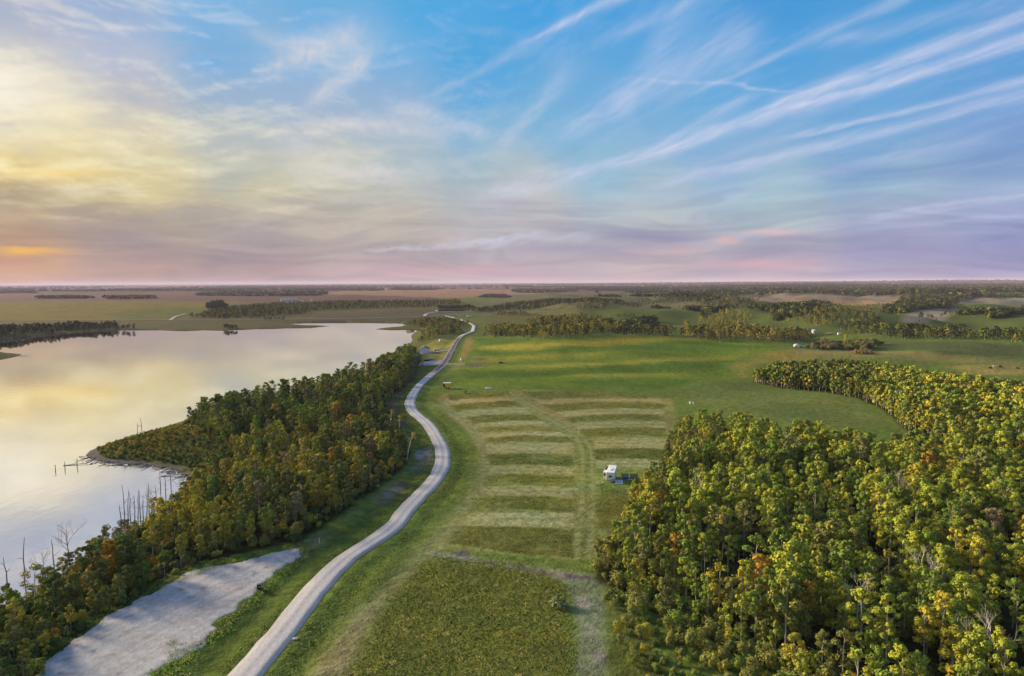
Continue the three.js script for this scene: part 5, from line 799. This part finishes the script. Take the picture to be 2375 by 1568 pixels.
// ---------------------------------------------------------------- dead and bare trees
{
  const spots = [[290,1213,11,'leftmost tall dead trunk of the snag group in the lake cove'],[296,1214,9.5,'straight dead trunk second from the left in the lake cove'],[303,1216,9,'thin dead trunk third from the left in the lake cove'],[313,1219,8.5,'crooked dead trunk left of the middle of the cove snags'],[320,1221,10.5,'thick dead trunk at the middle of the cove snags'],[326,1222,10,'tall dead trunk just right of the middle cove snags'],[333,1218,8,'short dead trunk behind the middle cove snags'],[340,1222,11,'forked dead trunk right of the middle cove snags'],[346,1224,12,'tallest dead trunk at the right of the cove snags'],[352,1222,7.5,'leaning dead trunk near the shore bushes of the cove'],[281,1210,5,'short broken trunk left of the cove snags'],[366,1196,9,'dead trunk at the shore right of the cove snags'],[384,1150,7,'thin dead trunk near the inner corner of the cove'],[372,1132,6,'dead sapling standing in the inner corner of the cove'],[396,1128,6,'dead sapling close to the shore in the inner cove'],[126,1330,8,'lone dead trunk left of the big bare tree on the near shore'],[56,1345,10,'tall lone dead trunk at the lower left shore'],[18,1362,7,'dead trunk at the lower left edge of the lake'],[128,1092,2.2,'leaning stick poking out of the water off the headland'],[150,1086,2.6,'second leaning stick off the headland tip'],[178,1080,3,'stick in the water nearest the headland tip'],[330,1012,8,'dead tree at the outer end of the headland wood'],[318,1014,6,'thin dead tree beside the headland wood end']];
  spots.forEach(([px, py, h, label], i) => { const [x, d] = hitWith((a, b) => Math.max(ground(a, b), WATER), px, py), [g, pts] = snagShape(700 + i, h), t = thing('dead_trunk', label, 'dead tree', [x, Math.max(ground(x, d), WATER), -d], i * 2.1, 'dead trunks along the lake'); part(t, 'trunk', g, weathered); const r = rng(i + 40); for (let k = 0; k < 3; k++) { const q = pts[1 + Math.floor(r() * 3)], a = r() * 6.28, l = h * (.1 + r() * .16); part(t, 'branch', limb([q, V(q.x + Math.cos(a) * l * .6, q.y + l * .35, q.z + Math.sin(a) * l * .6), V(q.x + Math.cos(a) * l, q.y + l * (r() * .9), q.z + Math.sin(a) * l)], [.06, .045, .02], 4), weathered); } });
  const bare = [[268 * .6 + 0, 1310, 11, darkBark, 'large spreading bare tree rising above the near lake shore'], [100, 1345, 7.5, darkBark, 'half bare bushy tree left of the large bare tree'], [352, 1190, 9, darkBark, 'branching bare tree at the shore of the cove'], [1622, 1190, 11, whiteBark, 'pale bare aspen on the left side of the right wood'], [1830, 1090, 12, whiteBark, 'pale bare aspen in the middle of the right wood'], [2080, 1190, 12, whiteBark, 'group leader of pale bare trunks in the right wood'], [2095, 1205, 11, whiteBark, 'slender bare trunk beside the leader in the right wood'], [2250, 1130, 12, paleBark, 'grey bare crown near the right edge of the right wood'], [1985, 1480, 12, whiteBark, 'bare aspen with white limbs in the lower right wood'], [2130, 1400, 12, whiteBark, 'tall bare aspen right of the lower bare aspen'], [2290, 1590, 12, whiteBark, 'bare aspen at the bottom right corner of the wood'], [1470, 1290, 8, paleBark, 'small bare tree inside the near corner of the right wood'], [700, 1090, 9, paleBark, 'grey bare tree inside the lakeside wood'], [410, 1210, 8, paleBark, 'grey leafless tree among the amber trees at the cove']];
  bare.forEach(([px, py, h, m, label], i) => { const p = place(px, py), t = thing('bare_tree', label, 'bare tree', p, i, 'leafless trees'); part(t, 'limbs', bareTree(800 + i, h, { thick: .011 }), m); });
  // white birches beside the road bend
  const birch = (px, py, h, lean, label, seed) => { const p = place(px, py), t = thing('birch_tree', label, 'birch', p, 0, 'white birches at the road bend'), r = rng(seed), top = V(lean * h, h * .97, 0); part(t, 'trunk', limb([V(0, -.3, 0), V(lean * h * .3, h * .35, .1), V(lean * h * .62, h * .68, -.1), top], [.17, .14, .11, .05], 7), whiteBark); for (let k = 0; k < 3; k++) { const q = V(lean * h * (.5 + k * .14), h * (.55 + k * .13), 0), a = k * 2.2 + seed; part(t, 'branch', limb([q, V(q.x + Math.cos(a) * .8, q.y + .9, q.z + Math.sin(a) * .8), V(q.x + Math.cos(a) * 1.3, q.y + 1.2 - k * .5, q.z + Math.sin(a) * 1.3)], [.075, .05, .02], 5), whiteBark); } part(t, 'crown', foliage(r, [[lean * h + .2, h * .93, 0, 1.0, .8, 1.0, 1, .1], [lean * h * .9 + .9, h * .82, .4, .9, .7, .9, .9, .1], [lean * h * .7 - .5, h * .72, -.3, .8, .7, .8, .9, 0]], 60, .34, [0, h * .8, 0], .3), leafMat(...leafTints.amber)); };
  birch(903, 1009, 10.5, .1, 'slender white birch nearest the lake wood at the road bend', 1); birch(927, 1016, 9, .0, 'middle white birch with forked top at the road bend', 2); birch(943, 1064, 9.5, .26, 'leaning white birch closest to the road at the bend', 3);
  // driftwood on the headland beach
  const r = rng(61), line = [[196,1062],[205,1068],[222,1071],[240,1073],[258,1075],[276,1077],[294,1078],[312,1079],[330,1080],[346,1082],[360,1084],[374,1086],[388,1088],[400,1091],[410,1096],[420,1102],[428,1110],[432,1118],[430,1128]];
  const log = (px, py, l, a, tilt, label, group) => { const [x, d] = hitWith((u, v) => Math.max(ground(u, v), WATER), px, py), t = thing('driftwood', label, 'driftwood', [x, Math.max(ground(x, d), WATER) + .12, -d], a, group); const pts = [0, .35, .7, 1].map(k => V((k - .5) * l, tilt * k * l + (r() - .5) * .2, (r() - .5) * .4)); part(t, 'trunk', limb(pts, [.17, .14, .1, .05], 5), r() < .5 ? weathered : worn(.3, .29, .29, .9)); for (let k = 0; k < 3; k++) { const q = pts[1 + (k % 3)], s = r() < .5 ? -1 : 1; part(t, 'branch', limb([q, V(q.x + .5, q.y + .5 * r(), q.z + s * .7), V(q.x + 1.3, q.y + .9 * r(), q.z + s * 1.3)], [.07, .05, .02], 4), weathered); } };
  line.forEach(([px, py], i) => { for (let k = 0; k < 2; k++) log(px + (r() - .5) * 14, py + (r() - .3) * 5, 3.5 + r() * 4, r() * 6.28, r() * .12, i < 7 ? 'weathered driftwood trunk on the outer tip of the headland beach' : i < 13 ? 'weathered driftwood trunk along the middle of the headland beach' : 'weathered driftwood trunk in the inner corner of the cove beach', i < 7 ? 'driftwood on the headland tip' : i < 13 ? 'driftwood along the middle beach' : 'driftwood in the cove corner'); });
  log(175, 1078, 8, .35, .03, 'long fallen trunk reaching into the water off the headland tip', 'fallen trunks in the water'); log(60, 826, 9, .2, .1, 'fallen tree at the tip of the small dark spit on the left', 'fallen trunks in the water'); log(404, 1104, 9, .1, .05, 'thick fallen trunk bridging the inner corner of the cove', 'fallen trunks in the water');
}
// ---------------------------------------------------------------- standing grass: uncut plots, meadow, verges
{
  const tuft = seed => { const r = rng(seed), pos = [], nor = [], col = []; for (let i = 0; i < 34; i++) { const a = r() * 6.28, q = Math.sqrt(r()) * .62, x = Math.cos(a) * q, z = Math.sin(a) * q, h = .35 + r() * .4, w = .025 + r() * .03, b = r() * 6.28, lx = (r() - .5) * .9, lz = (r() - .5) * .9, v = 1.3 + r() * .8; pos.push(x - Math.cos(b) * w, -.05, z - Math.sin(b) * w, x + Math.cos(b) * w, -.05, z + Math.sin(b) * w, x + lx, h, z + lz); const n = V(lx * .2, 1, lz * .2).normalize(); for (let k = 0; k < 3; k++) { nor.push(n.x, n.y, n.z); col.push(v * 1.03, v, v * .9); } } const g = new THREE.BufferGeometry(); g.setAttribute('position', new THREE.Float32BufferAttribute(pos, 3)); g.setAttribute('normal', new THREE.Float32BufferAttribute(nor, 3)); g.setAttribute('color', new THREE.Float32BufferAttribute(col, 3)); return g; };
  const shapes = [tuft(1), tuft(2), tuft(3)], c = new THREE.Color();
  const grow = (name, label, polys, spacing, h, seed, tone) => {
    const r = rng(seed), list = polys.flatMap((p, i) => scatter(p, spacing, seed + i, (x, d) => fbm(x / 5, d / 3.4, 3) > -.3 && inView(x, d, 1, 60) && nearest(roads[0], x, d)[0] > 3.4, 1.6));
    const o = new THREE.Group(); o.name = numbered(name); tag(o, label, 'grass', null, 'stuff'); scene.add(o);
    shapes.forEach((g, k) => { const mine = list.filter((_, i) => i % 3 === k), m = new THREE.InstancedMesh(g, leafMat(1, 1, 1), mine.length); m.name = 'blades'; mine.forEach((p, i) => { const s = h * (.6 + p.t * .8) * (1 + .5 * fbm(p.x / 7, p.d / 5, 3)); Q4.setFromAxisAngle(UP, r() * 6.28); M4.compose(V(p.x, ground(p.x, p.d), -p.d), Q4, V(.9 + r() * .5, s, .9 + r() * .5)); m.setMatrixAt(i, M4); const q = tone(p, r); c.setRGB(...q); m.setColorAt(i, c); }); m.castShadow = m.receiveShadow = true; o.add(m); });
    return list.length;
  };
  const isDark = s => s.color === C.olive || (s.color[0] < .135 && s.plot);
  const uncut = strips.filter(s => s.plot && isDark(s)).map(s => s.poly);
  const meadow = strips.filter(s => s.meadow).map(s => s.poly);
  const tone = (p, r) => { const n = fbm(p.x / 6, p.d / 6, 4), m = fbm(p.x / 13 + 7, p.d / 9, 3); let q = mixc([.15, .185, .038], [.26, .25, .05], clamp(n * 1.3)); q = mixc(q, [.09, .125, .03], clamp(m * 1.6)); if (r() < .05) q = [.36, .3, .12]; const v = .8 + r() * .4; return q.map(k => k * v); };
  const n1 = grow('uncut_grass', 'taller uncut grass strips between the mown plots', uncut, 1.5, .15, 31, tone), n2 = grow('meadow_grass', 'rough olive meadow grass at the bottom centre', meadow, .9, .32, 47, tone);
  const verge = area([[430,1640],[560,1500],[700,1350],[880,1200],[960,1120],[985,1060],[960,1000],[930,960],[925,930],[960,885],[1000,850],[1010,860],[975,890],[945,940],[985,985],[1010,1040],[1005,1100],[960,1165],[860,1260],[720,1390],[560,1580],[500,1660]]), right = area([[620,1640],[700,1450],[860,1310],[1000,1190],[1045,1110],[1040,1030],[1000,970],[1030,960],[1090,1040],[1090,1090],[1060,1150],[960,1260],[820,1420],[720,1568],[700,1660]]);
  const lotEdge = area([[95,1548],[240,1428],[350,1376],[560,1298],[700,1268],[694,1294],[600,1364],[500,1455],[400,1535],[340,1590],[420,1560],[520,1470],[640,1350],[730,1275],[700,1256],[440,1310],[230,1420],[80,1540]]);
  const weeds = [[[378,1490],[400,1478],[430,1505],[470,1530],[440,1545],[400,1520]], [[330,1560],[420,1535],[450,1600],[320,1620]]].map(area);
  const n4 = grow('clearing_weeds', 'green weeds creeping over the edges of the bare clearing', [lotEdge, ...weeds], .75, .3, 71, (p, r) => { const v = .8 + r() * .4; return (r() < .6 ? [.10, .19, .03] : [.2, .21, .06]).map(k => k * v); });
  const n3 = grow('verge_grass', 'green grass on the verges along the gravel road', [verge, right], 1.0, .2, 53, (p, r) => { const n = fbm(p.x / 5, p.d / 9, 3); const q = mixc([.12, .175, .035], [.22, .22, .07], clamp(n * 1.1)); const v = .8 + r() * .4; return q.map(k => k * v); });
  console.log('tufts', n1, n2, n3);
  // a pale flowering clump in the meadow
  const s = thing('flowering_bush', 'pale flowering bush clump in the bottom meadow left of the dirt trail', 'bush', place(1295, 1408)); part(s, 'leaves', bushes[1].crown, leafMat(.17, .19, .05)); part(s, 'blossom', foliage(rng(5), [[0, 1.5, 0, 1.9, .7, 1.9, 1, 0]], 170, .16, [0, 1, 0], .6), leafMat(.6, .6, .48)); s.scale.set(1.1, .7, 1.1);
}
// ---------------------------------------------------------------- haze of the evening, and the picture
scene.fog = new THREE.FogExp2(new THREE.Color().setRGB(.66, .60, .80), 3.4e-5);
shadows(scene);
renderer.render(scene, camera);
